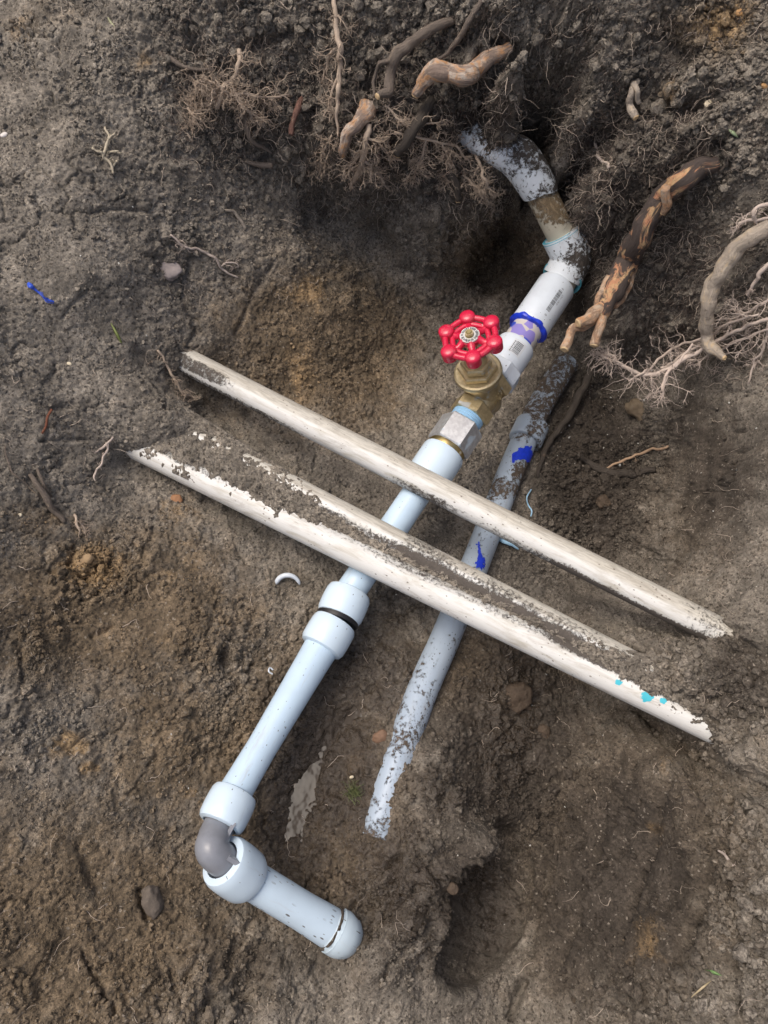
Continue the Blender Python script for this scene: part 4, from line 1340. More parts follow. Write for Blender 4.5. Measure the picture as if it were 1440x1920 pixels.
def tangle(name, label, stems, mat, group, nbr, blen, br, seed, wander=.45, grav=.05, sub=2, cat='root tangle'):
    """main strands by pixel path, each sprouting branching rootlets"""
    t = None
    gr = Geo()
    gl = []
    rr_ = np.random.default_rng(seed)
    first = None
    allp = []
    for k, px in enumerate(stems):
        p = path(px, 7)
        p = p + np.stack([perlin(p, 70, seed + k * 7 + m) for m in range(3)], -1) * .004
        if first is None: first = p[0]
        wv = np.interp(np.linspace(0, 1, len(p)), np.linspace(0, 1, len(px)), [q[3] for q in px])
        r = np.array([rpx(w_, q) for w_, q in zip(wv, p)])
        gs = Geo(); gs.add(*wob_tube(p, r, 8, .25, seed + k, 150)); gl.append(gs)
        allp.append((p, r))
    t = thing(name, label, cat, first, group)
    for k, gs in enumerate(gl):
        obj('main_root' if k == 0 else 'side_root', gs, mat, t, sharp=None)
    st_, dr_, ln_ = [], [], []
    for k in range(nbr):
        p, r = allp[rr_.integers(len(allp))]
        i = rr_.integers(1, len(p) - 1)
        tg = nrm(p[i + 1] - p[i - 1])
        d = tg * rr_.uniform(.2, 1) + rr_.normal(0, .6, 3)
        st_.append(p[i]); dr_.append(d); ln_.append(blen * rr_.uniform(.4, 1.3))
    V, Q, Pp = hairs(st_, dr_, np.array(ln_), br * rr_.uniform(.6, 1.3, nbr), 9, wander, grav, .002, seed + 3)
    gr.add(V, Q)
    for lv in range(sub):
        m = Pp.shape[0] * 2
        ii_ = rr_.integers(Pp.shape[0], size=m); kk_ = rr_.integers(2, Pp.shape[1] - 1, size=m)
        st2 = Pp[ii_, kk_]
        d2 = Pp[ii_, kk_ + 1] - Pp[ii_, kk_]; d2 /= np.linalg.norm(d2, axis=1, keepdims=True) + 1e-9
        d2 = d2 + rr_.normal(0, .7, (m, 3))
        blen *= .5; br *= .7
        V, Q, Pp = hairs(st2, d2, blen * rr_.uniform(.4, 1.3, m), br, 6, wander, grav, .002, seed + 5 + lv)
        gr.add(V, Q)
    o = obj('rootlets', gr, mat, t, sharp=None)
    o['kind'] = 'stuff'
    return t

GR = 'tree roots cut off in the bank'
root('tree_root', 'grey bent root high in the bank with a pale yellow cut tip', [(850,38,.006,14),(820,48,.016,20),(795,66,.022,23),(768,82,.026,24),(744,108,.030,26),(733,140,.034,24),(731,168,.036,22),(706,183,.042,15)], M_ROOT_GREY, GR, seed=3,
     branches=[[(728,112,.034,9),(708,122,.034,8),(702,150,.034,7),(700,185,.03,5)]])
root('tree_root', 'thick stripped root with orange patches, the kinked one below the top edge centre', [(960,92,.010,22),(925,104,.020,32),(892,130,.030,38),(866,142,.034,38),(842,136,.038,36),(818,132,.042,42),(796,146,.040,36),(780,182,.030,18)], M_ROOT_CUT, GR, seed=7)
root('tree_root', 'short curled root with a torn orange end, left of the muddy forked stub', [(690,190,.012,30),(684,215,.024,36),(664,238,.032,28),(650,255,.034,24),(641,290,.034,13)], M_ROOT_CUT, GR, seed=11)
root('tree_root', 'dark muddy root stub with yellow broken end, between the curled root and the pipe elbow', [(808,188,.010,24),(795,215,.020,26),(772,250,.028,25),(745,290,.034,20)], M_ROOT_MUD, GR, seed=13)
root('tree_root', 'largest root, dark bark scorched with orange patches, forking above the barcode coupling', [(1345,305,.004,30),(1310,318,.014,46),(1275,340,.024,50),(1245,368,.034,46),(1222,402,.040,46),(1200,442,.044,48),(1178,486,1.118,50),(1158,528,1.108,48),(1140,560,1.10,46),(1120,594,1.096,40)], M_ROOT_BURN, GR, seed=17, sides=24, amp=.16, bmat=M_ROOT_FORK,
     branches=[[(1132,572,1.096,30),(1106,597,1.085,28),(1083,607,1.082,22)], [(1122,588,1.10,20),(1100,612,1.096,16),(1072,620,1.09,19),(1060,653,1.088,21)], [(1128,585,1.094,24),(1123,618,1.092,21),(1117,647,1.092,20)], [(1250,350,.052,18),(1246,385,.056,19),(1240,402,.058,14)], [(1188,500,1.125,16),(1174,545,1.12,16),(1152,575,1.11,11)], [(1142,520,1.105,16),(1126,556,1.098,18),(1118,585,1.094,18)]])
root('tree_root', 'long pale bare root curving down at the right edge above the white rootlets', [(1480,405,.004,34),(1435,428,.030,34),(1395,455,.046,34),(1362,492,.056,34),(1338,535,.062,32),(1325,580,.066,30),(1326,628,.068,26),(1338,652,.068,26),(1357,671,.070,12)], M_ROOT_PALE, GR, seed=19, sides=18, branches=[[(1338,648,.07,14),(1330,660,.07,13),(1322,655,.068,8)]])
root('tree_root', 'thin reddish stub pointing down left of the hanging root', [(570,176,.006,10),(560,200,.014,13),(552,228,.020,13),(546,254,.022,10)], root_material('reddish_root', (.20,.11,.085), (.36,.22,.17), .4), GR, seed=23, cut=False)
root('tree_root', 'muddy hanging root ending just left of the pipe elbow', [(822,312,.01,16),(842,325,.02,18),(856,345,.024,16),(859,374,.024,13)], M_ROOT_MUD, GR, seed=29)
root('tree_root', 'small hooked double root standing alone in the dark bank right of the elbow', [(1196,152,.008,12),(1184,172,.018,14),(1182,195,.024,16),(1192,219,.028,15)], M_ROOT_PALE, GR, seed=31, branches=[[(1190,155,.016,12),(1198,170,.022,11),(1198,192,.02,10)]])
root('tree_root', 'dark muddy thin root leaning across the older buried pipe', [(1135,664,.02,9),(1112,695,.03,13),(1088,738,.032,15),(1062,788,.030,15),(1035,822,.022,13),(1020,850,.014,12),(1008,895,.004,8)], M_ROOT_MUD, GR, seed=37, cut=False)
root('tree_root', 'muddy root lying along the foot of the right wall', [(1082,852,-.002,12),(1110,872,.003,15),(1145,886,.004,17),(1185,888,.004,16),(1228,880,-.002,14)], M_ROOT_MUD, GR, seed=41, cut=False)
root('tree_root', 'bare grey stick of root on the left slope beside a shorter twig', [(55,890,.002,9),(78,918,.007,14),(98,950,.008,14),(122,982,.004,8)], M_ROOT_GREY, GR, seed=43, cut=False, branches=[[(70,882,.003,6),(82,905,.007,8),(95,930,.005,6)], [(8,836,.002,3),(24,880,.003,4),(48,908,.004,3),(70,934,.004,2)]])
root('tree_root', 'slender grey root poking from the upper left bank toward the left tangle', [(298,98,.0,9),(330,118,.008,9),(362,130,.01,7),(400,132,.01,5)], M_ROOT_GREY, GR, seed=47, cut=False)
root('tree_root', 'short curved grey root under the left tangle of rootlets', [(468,200,.004,9),(462,232,.012,12),(474,262,.014,11),(512,288,.01,4)], M_ROOT_GREY, GR, seed=53, cut=False)
root('tree_root', 'stubby grey root with a pale round end, lying level under the left tangle', [(462,303,.0,9),(485,308,.006,11),(510,312,.008,11)], M_ROOT_GREY, GR, seed=59)
root('tree_root', 'small bent root below the stubby grey one', [(420,395,.004,5),(438,396,.008,6),(450,410,.007,7),(462,430,.0,6)], M_ROOT_PALE, GR, seed=61, cut=False)
root('tree_root', 'fraying brown root at the very top beside the stripped kinked root', [(905,-5,.004,9),(878,40,.014,12),(855,80,.018,12),(835,105,.02,9),(803,117,.022,5)], M_ROOT_GREY, GR, seed=67, cut=False)
root('tree_root', 'dark thin root curving beside the largest root', [(1150,398,.01,10),(1140,425,.016,12),(1141,455,.016,10),(1136,480,.012,8)], M_ROOT_MUD, GR, seed=71, cut=False)

GT = 'tangles of fine rootlets'
tangle('root_tangle', 'pinkish tangle of fine rootlets at the upper left of the bank', [[(448,92,.010,8),(446,125,.020,9),(434,152,.026,8),(416,168,.028,9),(408,205,.030,10)], [(416,166,.028,7),(450,178,.028,5),(490,182,.024,4),(545,178,.014,3)], [(430,155,.027,5),(460,200,.026,5),(490,225,.020,3)], [(420,165,.028,5),(390,150,.022,4),(375,170,.016,3)], [(350,200,.006,4),(362,215,.008,4),(380,200,.006,2)]], M_ROOTLET, GT, 260, .034, .0008, 101)
tangle('root_tangle', 'whitish net of long rootlets hanging below the pale bare root at right', [[(1470,585,.03,8),(1400,612,.045,7),(1340,640,.052,7),(1280,675,1.105,9),(1232,700,1.118,9),(1195,700,1.125,7),(1160,682,1.125,6),(1128,666,1.13,4)], [(1330,630,.048,6),(1270,650,.05,5),(1210,695,1.122,5),(1180,715,1.12,3)], [(1420,590,.04,5),(1360,610,.044,5),(1290,660,.05,6),(1240,692,1.118,5)], [(1300,645,1.10,5),(1262,690,1.108,6),(1245,715,1.11,6),(1240,752,1.11,3)], [(1440,615,.032,5),(1380,640,.04,5),(1320,670,.045,4),(1270,682,.05,4)], [(1165,684,1.125,5),(1150,668,1.125,5),(1136,660,1.13,3)], [(1450,560,.03,6),(1390,590,.04,5),(1345,600,.044,4)]], M_ROOTLET_W, GT, 170, .040, .00085, 103, wander=.3)
tangle('root_tangle', 'long thin hanging root with side hairs left of the grey bent root', [[(622,-15,.01,8),(630,40,.02,10),(637,90,.026,11),(640,130,.03,10),(634,170,.03,9),(632,210,.028,6),(634,252,.022,4)], [(632,30,.02,5),(642,40,.022,4),(655,50,.018,3)], [(630,88,.026,6),(614,112,.026,5),(602,155,.02,3)], [(640,120,.03,5),(620,185,.024,5),(616,210,.02,3)]], M_ROOTLET, GT, 60, .030, .0008, 107)
tangle('root_tangle', 'forked pale root hanging below the curled root and splitting at its tip', [[(692,235,.02,12),(687,265,.026,12),(684,295,.028,11),(670,325,.028,9),(656,354,.026,6)], [(686,280,.028,6),(662,305,.028,5),(650,330,.024,3)], [(684,300,.028,6),(700,318,.026,5),(722,345,.02,3)], [(690,255,.026,5),(720,280,.022,4),(735,300,.02,3)]], M_ROOTLET, GT, 110, .034, .0009, 109)
tangle('root_tangle', 'brown tuft of rootlets hanging in front of the dark cavity', [[(880,270,.012,5),(900,310,.022,6),(915,350,.026,6),(928,382,.028,4),(922,412,.028,2)], [(870,330,.012,4),(900,360,.02,5),(925,385,.026,4)]], M_ROOTLET, GT, 110, .026, .0007, 113)
tangle('root_tangle', 'rootlets spreading over the muddy stub in the middle of the bank', [[(740,250,.02,5),(800,262,.024,5),(850,275,.024,5),(880,300,.02,3)], [(800,262,.024,4),(790,300,.02,4),(770,340,.014,2)], [(830,268,.024,4),(845,310,.02,4),(835,345,.014,2)], [(620,255,.014,4),(605,290,.018,4),(600,320,.014,3)], [(720,200,.02,4),(760,230,.024,4),(830,230,.024,3)]], M_ROOTLET, GT, 240, .034, .0007, 127)
tangle('root_tangle', 'pale crooked rootlets at the right edge beside the pale bare root', [[(1460,378,.02,9),(1425,388,.036,8),(1412,398,.04,8),(1415,418,.04,6)], [(1450,408,.03,6),(1400,415,.04,6),(1378,428,.04,5)], [(1465,488,.02,9),(1430,505,.034,9),(1415,530,.036,7),(1402,556,.034,5)], [(1445,600,.02,5),(1432,650,.024,5),(1412,680,.022,4),(1402,720,.014,3)]], M_ROOTLET_W, GT, 34, .024, .0008, 131, sub=1)
tangle('root_tangle', 'thin pale root with crooked branches on the slope beside the grey pebble', [[(322,442,.004,4),(345,460,.008,5),(378,470,.006,5),(400,482,.006,5),(420,508,.006,4),(446,520,.004,3)], [(415,500,.006,3),(440,492,.006,3),(446,500,.004,2)], [(330,455,.004,3),(350,465,.006,3)]], M_ROOTLET_W, GT, 22, .018, .0006, 137, sub=1)
tangle('root_tangle', 'pale forked rootlet on the left slope near the lowest conduit end', [[(212,820,.004,4),(195,840,.006,5),(178,850,.004,2)], [(208,826,.004,4),(190,865,.006,4),(178,888,.005,4),(182,902,.004,2)]], M_ROOTLET_W, GT, 14, .012, .0006, 139, sub=1)
tangle('root_tangle', 'straw coloured branching twig lying on the compacted left slope', [[(196,238,.004,4),(202,262,.007,5),(194,290,.007,6),(206,308,.007,5),(212,326,.004,4)], [(203,262,.007,4),(216,248,.006,4)], [(194,288,.007,4),(174,280,.006,4)], [(200,282,.007,4),(222,286,.006,4)], [(208,312,.007,4),(224,300,.006,4)]], simple('straw_twig', (.48,.42,.31), .8, var=.3), GT, 26, .010, .0007, 149, sub=1, cat='twig')
tangle('root_tangle', 'brown root fringe beside the left end of the upper conduit', [[(296,658,.004,4),(315,690,.006,5),(328,715,.008,5),(352,746,.008,3)], [(325,712,.008,4),(350,742,.008,4),(372,744,.006,3)]], M_ROOTLET, GT, 40, .020, .0006, 151, sub=1)
tangle('root_tangle', 'small mesh of roots beside the ochre patch on the left slope', [[(138,962,.004,5),(146,985,.007,6),(152,1002,.005,4)], [(150,975,.005,4),(158,1000,.006,5)]], M_ROOTLET, GT, 22, .014, .0006, 153, sub=1)
tangle('root_tangle', 'single tan rootlet reaching out of the right wall above the muddy root', [[(1252,838,.006,5),(1215,845,.014,5),(1180,858,.016,5),(1138,878,.012,4)]], simple('tan_rootlet', (.42,.29,.19), .8), GT, 5, .010, .0005, 157, sub=1)
tangle('root_tangle', 'white curled rootlet between the elbow and the largest root', [[(1118,270,.008,5),(1120,290,.012,6),(1128,300,.014,6),(1142,310,.012,5)]], M_ROOTLET_W, GT, 5, .008, .0005, 163, sub=1)
tangle('root_tangle', 'pale twig on the crumbly slope in the lower right', [[(1348,1596,.004,4),(1368,1612,.008,6),(1392,1636,.004,5)]], M_ROOTLET_W, GT, 3, .008, .0005, 167, sub=1, cat='twig')

# ---- fine hairs over the bank and everywhere, uncountable
def px_points(regions, seed):
    g_ = np.random.default_rng(seed)
    out = []
    for x0, y0, x1, y1, n in regions:
        for _ in range(n):
            out.append(S(g_.uniform(x0, x1), g_.uniform(y0, y1), .0006))
    return np.array(out)
def stuff(name, geo, mat, label, cat):
    o = obj(name, geo, mat, None, loc=geo.verts().mean(0), sharp=None)
    return tag(o, label, cat, kind='stuff')
def hair_dirs(p, seed, out=.5, down=.6):
    g_ = np.random.default_rng(seed)
    l = p @ R
    n = hnorm(l[:, 0], l[:, 1])
    return g_.normal(0, .55, p.shape) + n * out - UP * down
p = px_points([(300,0,1440,330,2200),(560,140,960,400,1300),(1070,230,1150,520,500),(1150,480,1330,680,500),(1040,200,1330,560,1300),(1240,420,1440,660,500),(860,330,960,430,160),(1150,560,1330,680,300),(340,60,600,260,300)], 5)
V, Q, Pp = hairs(p, hair_dirs(p, 6), np.random.default_rng(7).uniform(.008, .035, len(p)), np.random.default_rng(8).uniform(.00025, .0006, len(p)), 7, .55, .12, .001, 9)
g = Geo(); g.add(V, Q)
stuff('root_hairs', g, M_HAIR_D, 'dark fine root hairs matted over the bank', 'root hairs')
p = px_points([(300,0,1440,330,900),(560,120,960,400,700),(1060,200,1330,560,700),(1240,420,1440,720,320),(1080,240,1150,520,220),(860,250,950,430,120),(340,80,600,260,260),(280,250,640,560,60),(0,0,400,800,60),(0,800,560,1900,90),(900,700,1440,1400,110),(560,1100,1440,1900,110)], 15)
V, Q, Pp = hairs(p, hair_dirs(p, 16, .3, .3), np.random.default_rng(17).uniform(.008, .040, len(p)), np.random.default_rng(18).uniform(.00025, .0006, len(p)), 8, .42, .05, .001, 19)
g = Geo(); g.add(V, Q)
stuff('root_hairs', g, M_HAIR_P, 'light fine root hairs scattered over bank and slopes', 'root hairs')

# ------------------------------------------------------------------ crumbs, stones, scraps
OCTA = (np.array([(1,0,0),(-1,0,0),(0,1,0),(0,-1,0),(0,0,1),(0,0,-1)], float), np.array([(0,2,4),(2,1,4),(1,3,4),(3,0,4),(2,0,5),(1,2,5),(3,1,5),(0,3,5)]))
def crumbs(name, mat, label, n, rmin, rmax, weight, seed, sub=0):
    g_ = np.random.default_rng(seed)
    vis = (PX > -60) & (PX < 1500) & (PY > -60) & (PY < 1980)
    wgt = np.clip(weight, 0, None) * vis
    k = g_.choice(len(wgt), size=n, p=wgt / wgt.sum())
    base = Wv[k]
    nrm_ = (nl.reshape(-1, 3)[k]) @ R.T
    v, f = (OCTA if sub < 0 else ico(sub))
    r = rmin * (rmax / rmin) ** (g_.random(n) ** 2.2)
    V = np.repeat(v[None], n, 0) * g_.uniform(.65, 1.25, (n, 1, 3))
    V = V + g_.normal(0, .16, V.shape)
    q = g_.normal(size=(n, 3)); q /= np.linalg.norm(q, axis=1, keepdims=True)
    # random rotation through a random orthonormal frame
    a = np.cross(q, g_.normal(size=(n, 3))); a /= np.linalg.norm(a, axis=1, keepdims=True)
    b = np.cross(q, a)
    V = V[..., :1] * q[:, None] + V[..., 1:2] * a[:, None] + V[..., 2:] * b[:, None]
    V = V * r[:, None, None] + (base + nrm_ * (r * .35)[:, None])[:, None]
    Fc = (f[None] + (np.arange(n) * len(v))[:, None, None]).reshape(-1, 3)
    g = Geo(); g.add(V.reshape(-1, 3), None, Fc)
    o = stuff(name, g, mat, label, 'soil')
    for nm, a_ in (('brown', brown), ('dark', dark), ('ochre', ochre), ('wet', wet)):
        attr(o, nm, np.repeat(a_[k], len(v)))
    o.data.polygons.foreach_set('use_smooth', np.full(len(o.data.polygons), False))
    return o
crumbs('soil_crumbs', M_SOIL, 'loose crumbs of earth over the slopes and bank', 22000, .0016, .0046, (.01 + rough ** 2) * sstep(-.25, .3, perlin(base_l, 18, 402)) * (1 - .8 * wetm), 3)
crumbs('soil_grit', M_SOIL, 'fine grit and crumbs over all of the earth', 70000, .0008, .0022, np.clip(.10 + rough ** 1.5, 0, 2) * sstep(-.2, .35, perlin(base_l, 24, 401)) * (1 - .7 * wetm), 6, -1)
crumbs('soil_clods', M_SOIL, 'larger clods of loose earth on the bank and right hand heap', 2200, .0025, .0085, np.clip(rough - .40, 0, 1) ** 1.5 * np.clip(1 - wet, 0, 1) * (1 + 3 * blobs([(1390,1270,90,70,1),(1400,1650,60,200,1),(1280,1860,120,70,1),(1250,1250,60,50,1)])), 4, 1)

def stone(name, label, x, y, wpx, hpx, ang, mat, cat='stone', lift=.25, seed=1, group=None, flat=.6):
    c = S(x, y, 0)
    rx, ry = rpx(wpx, c), rpx(hpx, c)
    v, f = ico(3)
    v = np.sign(v) * np.abs(v) ** .85
    a = nrm(R @ np.array([math.cos(ang), math.sin(ang), 0])); b = nrm(R @ np.array([-math.sin(ang), math.cos(ang), 0]))
    n = np.cross(a, b)
    V = c + np.outer(v[:, 0] * rx, a) + np.outer(v[:, 1] * ry, b) + np.outer(v[:, 2] * ry * flat + ry * lift, n)
    V = V + (V - c) * fbm(V, 60, 4, seed)[:, None] * .35
    g = Geo(); g.add(V, None, f)
    o = obj(name, g, mat, None, loc=c, sharp=None)
    return tag(o, label, cat, group)
M_STONE = simple('grey_pink_stone', (.27, .235, .225), .8, var=.3, scale=90, bump=.5, bd=.002)
M_TANSTONE = simple('muddy_tan_stone', (.17, .13, .085), .7, var=.5, scale=60, bump=.6, bd=.002)
M_CLOD = simple('wet_brown_clod', (.095, .068, .046), .65, var=.45, scale=110, bump=1, bd=.003)
M_ORANGE = simple('orange_pebble', (.42, .24, .10), .75, var=.35, scale=120, bump=.4)
M_CREAM = simple('cream_bit', (.66, .58, .42), .7, var=.2, scale=150)
stone('stone', 'smooth grey pebble resting on the compacted left slope', 316, 505, 54, 33, math.radians(-28), M_STONE, lift=.3, seed=3)
stone('stone', 'oblong muddy tan stone at the foot of the right wall', 1194, 768, 50, 32, math.radians(-38), M_TANSTONE, lift=.2, seed=5)
stone('soil_clod', 'rounded brown clod on the wet floor right of the buried pipe', 970, 1304, 46, 50, .3, M_CLOD, 'clod', .25, 7)
stone('soil_clod', 'small wet clod beside the rounded brown clod', 990, 1328, 15, 14, .1, M_CLOD, 'clod', .3, 9)
stone('soil_clod', 'clod on the floor below the rounded brown clod', 1020, 1372, 28, 26, .8, M_CLOD, 'clod', .2, 10)
stone('stone', 'round reddish brown stone beside the puddle and buried pipe', 712, 1382, 28, 24, .4, simple('reddish_stone', (.20,.12,.075), .7, var=.4, scale=120, bump=.6, bd=.002), lift=.3, seed=11)
stone('stone', 'small orange stone pressed in under the lowest conduit', 332, 937, 22, 18, .2, simple('terracotta_stone', (.33,.17,.085), .8, var=.25, scale=120), lift=.2, seed=12)
stone('soil_clod', 'pair side clod beside the boot print rim', 848, 1665, 20, 22, .9, M_CLOD, 'clod', .3, 14)
stone('stone', 'pebble lying between the older pipe and the right wall', 1130, 942, 26, 30, .3, M_CLOD, lift=.2, seed=15)
stone('stone', 'half buried tan stone on the ochre patch of the left slope', 158, 1050, 34, 26, .6, simple('ochre_stone', (.36,.25,.14), .85, var=.25, scale=90), lift=.1, seed=16)
stone('stone', 'long grey stone in the lower left of the slope', 288, 1690, 30, 60, .35, simple('mud_grey_stone', (.13,.108,.088), .85, var=.3, scale=120, bump=.6, bd=.002), lift=.05, seed=18)
stone('pebble', 'orange pebble near the right edge of the upper bank', 1432, 162, 13, 12, 0, M_ORANGE, 'pebble', .4, 21)
stone('pebble', 'orange pebble at the very top right, left of the dark gap', 1325, 12, 20, 14, .3, M_ORANGE, 'pebble', .4, 22)
stone('pebble', 'orange pebble at the top right, rightmost of the row', 1386, 26, 15, 13, .3, M_ORANGE, 'pebble', .4, 23)
stone('pebble', 'tan pebble in the upper right bank below the orange ones', 1328, 196, 16, 13, .3, M_CREAM, 'pebble', .3, 24)
stone('pebble', 'cream pebble lying left of the grey stick', 38, 966, 9, 7, .3, M_CREAM, 'pebble', .4, 25)
stone('pebble', 'cream chip on the slope left of the upper conduit end', 130, 682, 9, 6, -.2, M_CREAM, 'pebble', .4, 26)
stone('pebble', 'pale orange chip on the crumbly heap at the right', 1406, 1278, 8, 12, -.4, simple('peach_chip', (.62,.40,.22), .6), 'pebble', .4, 27)
# scraps
t = stone('plastic_scrap', 'small white scrap with a red side at the left edge', 8, 254, 15, 10, .2, simple('white_scrap', (.70,.66,.62), .5), 'scrap', .4, 31)
c = S(540, 1098, .003)
a_ = np.linspace(math.radians(8), math.radians(172), 30)
e1_, e2_ = R @ np.array([1.0, 0, 0]), nrm(R @ np.array([0, .85, .35]))
rs = rpx(46, c)
pts_ = np.array([c + e1_ * rs * math.cos(k) * .95 + e2_ * rs * math.sin(k) * .95 for k in a_])
g = Geo(); V, Q, T, U = tube(pts_, np.interp(np.linspace(0, 1, 30), [0, .08, .5, .9, 1], [.0012, .0026, .0036, .0036, .0012]), 10)
V[:, :] = V + 0
g.add(V, Q, T, U)
o = obj('pipe_shaving', g, M_FITW, None, loc=c); tag(o, 'white C shaped plastic cutting lying left of the double coupling', 'plastic scrap')
g = Geo()
bl = [S(x, y, l) for x, y, l in ((52,530,.004),(58,537,.006),(66,543,.004),(76,552,.006),(86,560,.005),(101,566,.004))]
pc = catmull(bl, 6); wv = np.interp(np.linspace(0, 1, len(pc)), [0, .15, .35, .6, 1], [.0016, .0032, .0018, .0009, .0013])
tb = np.gradient(pc, axis=0); sd_ = np.cross(tb, VIEW); sd_ /= np.linalg.norm(sd_, axis=1, keepdims=True)
sd_ = sd_ + VIEW * np.sin(np.linspace(0, 9, len(pc)))[:, None] * .5
Vb = np.concatenate([pc + sd_ * wv[:, None], pc - sd_ * wv[:, None], pc + sd_ * wv[:, None] - VIEW * .0006, pc - sd_ * wv[:, None] - VIEW * .0006]); n_ = len(pc)
Qb = []
for k in range(n_ - 1):
    Qb += [(k, k + 1, n_ + k + 1, n_ + k), (2 * n_ + k, 3 * n_ + k, 3 * n_ + k + 1, 2 * n_ + k + 1), (k, 2 * n_ + k, 2 * n_ + k + 1, k + 1), (n_ + k, n_ + k + 1, 3 * n_ + k + 1, 3 * n_ + k)]
g.add(Vb, Qb)
for k in range(4):
    g.add(*tube(path([(70 + k * 3, 545 + k, .004), (80 + k * 2, 556 + k * 3, .007), (92 + k * 3, 560 + k * 3, .004)], 5), .0005, 5))
o = obj('blue_strip', g, simple('bright_blue_film', (.045, .11, .62), .35, var=.35, scale=200), None, loc=bl[2], sharp=None); tag(o, 'crumpled bright blue plastic strip on the left slope', 'plastic strip')
g = Geo(); g.add(*tube(path([(996,918,.006),(988,932,.012),(990,946,.010),(997,958,.008),(994,972,.004)], 6), .0012, 8)); o = obj('plastic_thread', g, M_TAPE, None, loc=S(990,945)); tag(o, 'pale blue curl of plastic beside the older pipe', 'plastic scrap')
g = Geo(); g.add(*tube(path([(934,1010,.003),(946,1016,.006),(960,1022,.006),(972,1030,.003)], 5), [.002, .003, .003, .003, .0035, .003, .003, .003, .0028, .0028, .002, .002, .002, .002, .0016, .001][:16], 8)); o = obj('plastic_chip', g, M_TAPE, None, loc=S(950,1016)); tag(o, 'pale blue plastic chip tucked under the upper conduit', 'plastic scrap')
g = Geo(); g.add(*tube(path([(512,1256,.003),(506,1252,.004),(504,1259,.004),(511,1264,.003)], 5), .0011, 6)); o = obj('plastic_curl', g, M_FITW, None, loc=S(507,1258)); tag(o, 'tiny white plastic curl on the slope left of the pipe', 'plastic scrap')
root('twig', 'thin red brown twig with a purple tip in a crack of the left slope', [(98,768,.003,6),(90,785,.006,6),(78,812,.004,5)], root_material('red_twig', (.25,.10,.06), (.35,.18,.1), .3), cut=False, cat='twig', seed=81)
def blade(label, px, wpx, col, nm):
    pc = path(px, 6); g = Geo()
    wv = rpx(wpx, pc[0]) * np.sin(np.linspace(.25, math.pi - .05, len(pc)))
    tb = np.gradient(pc, axis=0); s_ = np.cross(tb, VIEW); s_ /= np.linalg.norm(s_, axis=1, keepdims=True)
    n_ = len(pc)
    V = np.concatenate([pc + s_ * wv[:, None], pc + VIEW * .0006, pc - s_ * wv[:, None], pc - VIEW * .0004])
    Q = []
    for k in range(n_ - 1):
        for a in range(4):
            b = (a + 1) % 4
            Q.append((a * n_ + k, a * n_ + k + 1, b * n_ + k + 1, b * n_ + k))
    g.add(V, Q)
    o = obj(nm, g, simple(nm + '_green', col, .5, var=.25), None, loc=pc[0], sharp=None); tag(o, label, 'grass')
blade('green grass blade on the left slope above the upper conduit', [(208,606,.003),(220,628,.008),(231,650,.004)], 6, (.20,.24,.07), 'grass_blade')
blade('green grass blade lying on the crumbly lower right slope', [(1316,1816,.003),(1334,1822,.008),(1353,1829,.005)], 8, (.16,.28,.10), 'grass_blade')
blade('pale dry grass blade near the top left', [(202,32,.003),(208,42,.006),(219,54,.003)], 5, (.42,.42,.25), 'grass_blade')
blade('yellow dry straw on the lower right slope beside the grass', [(1296,1870,.003),(1318,1852,.007),(1334,1838,.004)], 6, (.46,.38,.24), 'grass_blade')
blade('small green leaf scrap high in the right bank', [(1366,242,.004),(1376,250,.010),(1384,258,.006)], 8, (.30,.38,.22), 'leaf_scrap')
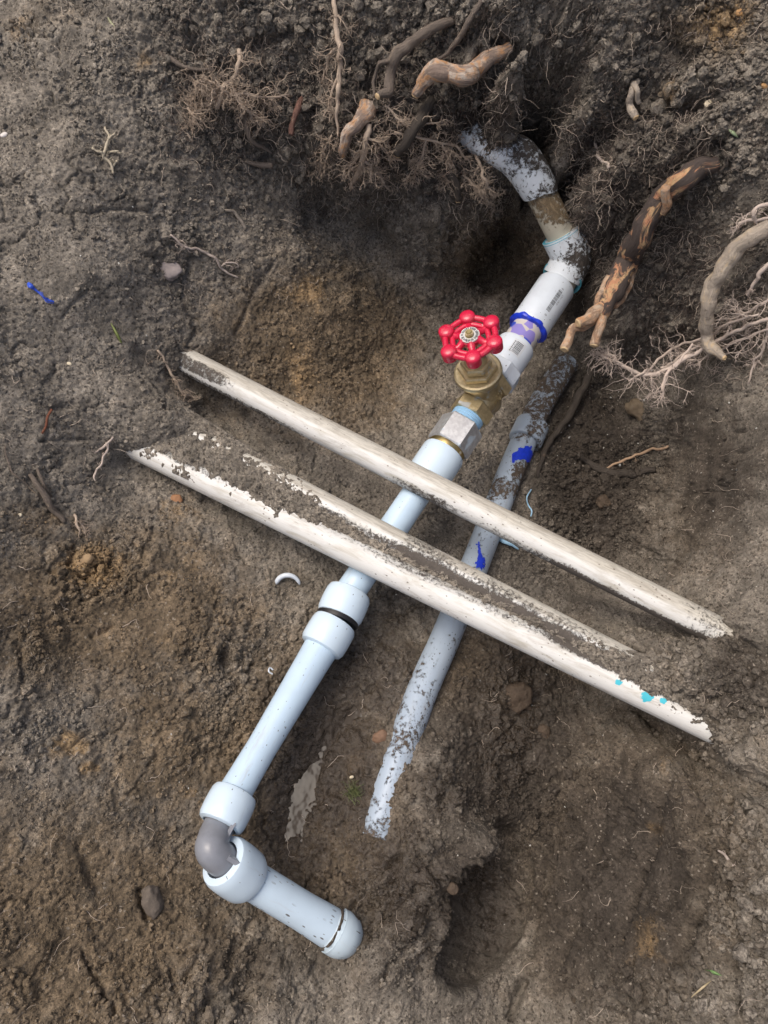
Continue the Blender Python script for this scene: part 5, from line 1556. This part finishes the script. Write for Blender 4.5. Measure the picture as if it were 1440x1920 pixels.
# seedling by the puddle
sp = thing('seedling', 'small green sprig growing from the mud beside the puddle', 'plant', S(660, 1490, 0))
g = Geo(); r3 = np.random.default_rng(4)
c = S(662, 1485, 0)
n = 60
d = r3.normal(0, .8, (n, 3)) + VIEW * 1.0 + R @ np.array([.1, .6, 0])
V, Q, Pp = hairs(np.repeat(c[None], n, 0) + r3.normal(0, .004, (n, 3)), d, r3.uniform(.008, .022, n), .0006, 5, .25, .05, .001, 5)
g.add(V, Q); obj('leaves', g, simple('sprig_green', (.13, .15, .06), .6, var=.4), sp, sharp=None)
sp.children[0]['kind'] = 'stuff'
stone('pebble', 'white bit resting on the little green sprig', 660, 1455, 9, 6, .2, M_CREAM, 'pebble', 2.0, 33)
# white plastic shavings over the floor
g = Geo(); r4 = np.random.default_rng(9)
v, f = ico(0)
for x0, y0, x1, y1, n in ((990,690,1240,900,55),(960,780,1100,860,18),(600,1080,760,1200,10),(900,1150,1200,1400,14),(0,200,400,900,26),(300,1200,600,1700,10),(760,1500,1100,1800,8),(1000,600,1120,720,14),(1300,700,1440,1100,14)):
    for _ in range(n):
        c = S(r4.uniform(x0, x1), r4.uniform(y0, y1), .0006)
        rr_ = r4.uniform(.0006, .0019) * (1.0 if r4.random() < .9 else 1.8)
        g.add(c + (v * r4.uniform(.25, 1.4, 3)) @ np.linalg.qr(r4.normal(size=(3, 3)))[0] * rr_, None, f)
stuff('plastic_shavings', g, M_CREAM if False else simple('white_shaving', (.62, .62, .58), .5, var=.15), 'tiny white plastic shavings sprinkled over the earth', 'shavings')

# ------------------------------------------------------------------ muddy water
def water():
    poly = [(640,1330),(612,1395),(590,1440),(562,1500),(540,1570),(525,1600)]
    s = NT('muddy_water')
    v = s.coord('Object')
    c = s.mix(s.noise(v, 30, 3), (.030, .021, .013), (.045, .032, .020))
    s.out(c, .09, normal=s.bump(s.noise(v, 22, 3, .55), .3, .006), spec=.25)
    xs = np.linspace(490, 690, 46); ys = np.linspace(1322, 1590, 60)
    zw = -.0636
    V = np.array([P(x, y, zw) for y in ys for x in xs])
    i, j = np.meshgrid(np.arange(len(ys) - 1), np.arange(len(xs) - 1), indexing='ij')
    n = len(xs)
    Q = np.stack([i * n + j, (i + 1) * n + j, (i + 1) * n + j + 1, i * n + j + 1], -1).reshape(-1, 4)
    g = Geo(); g.add(V, Q)
    o = obj('puddle', g, s.m, None, loc=V.mean(0), sharp=None)
    o['kind'] = 'structure'
water()
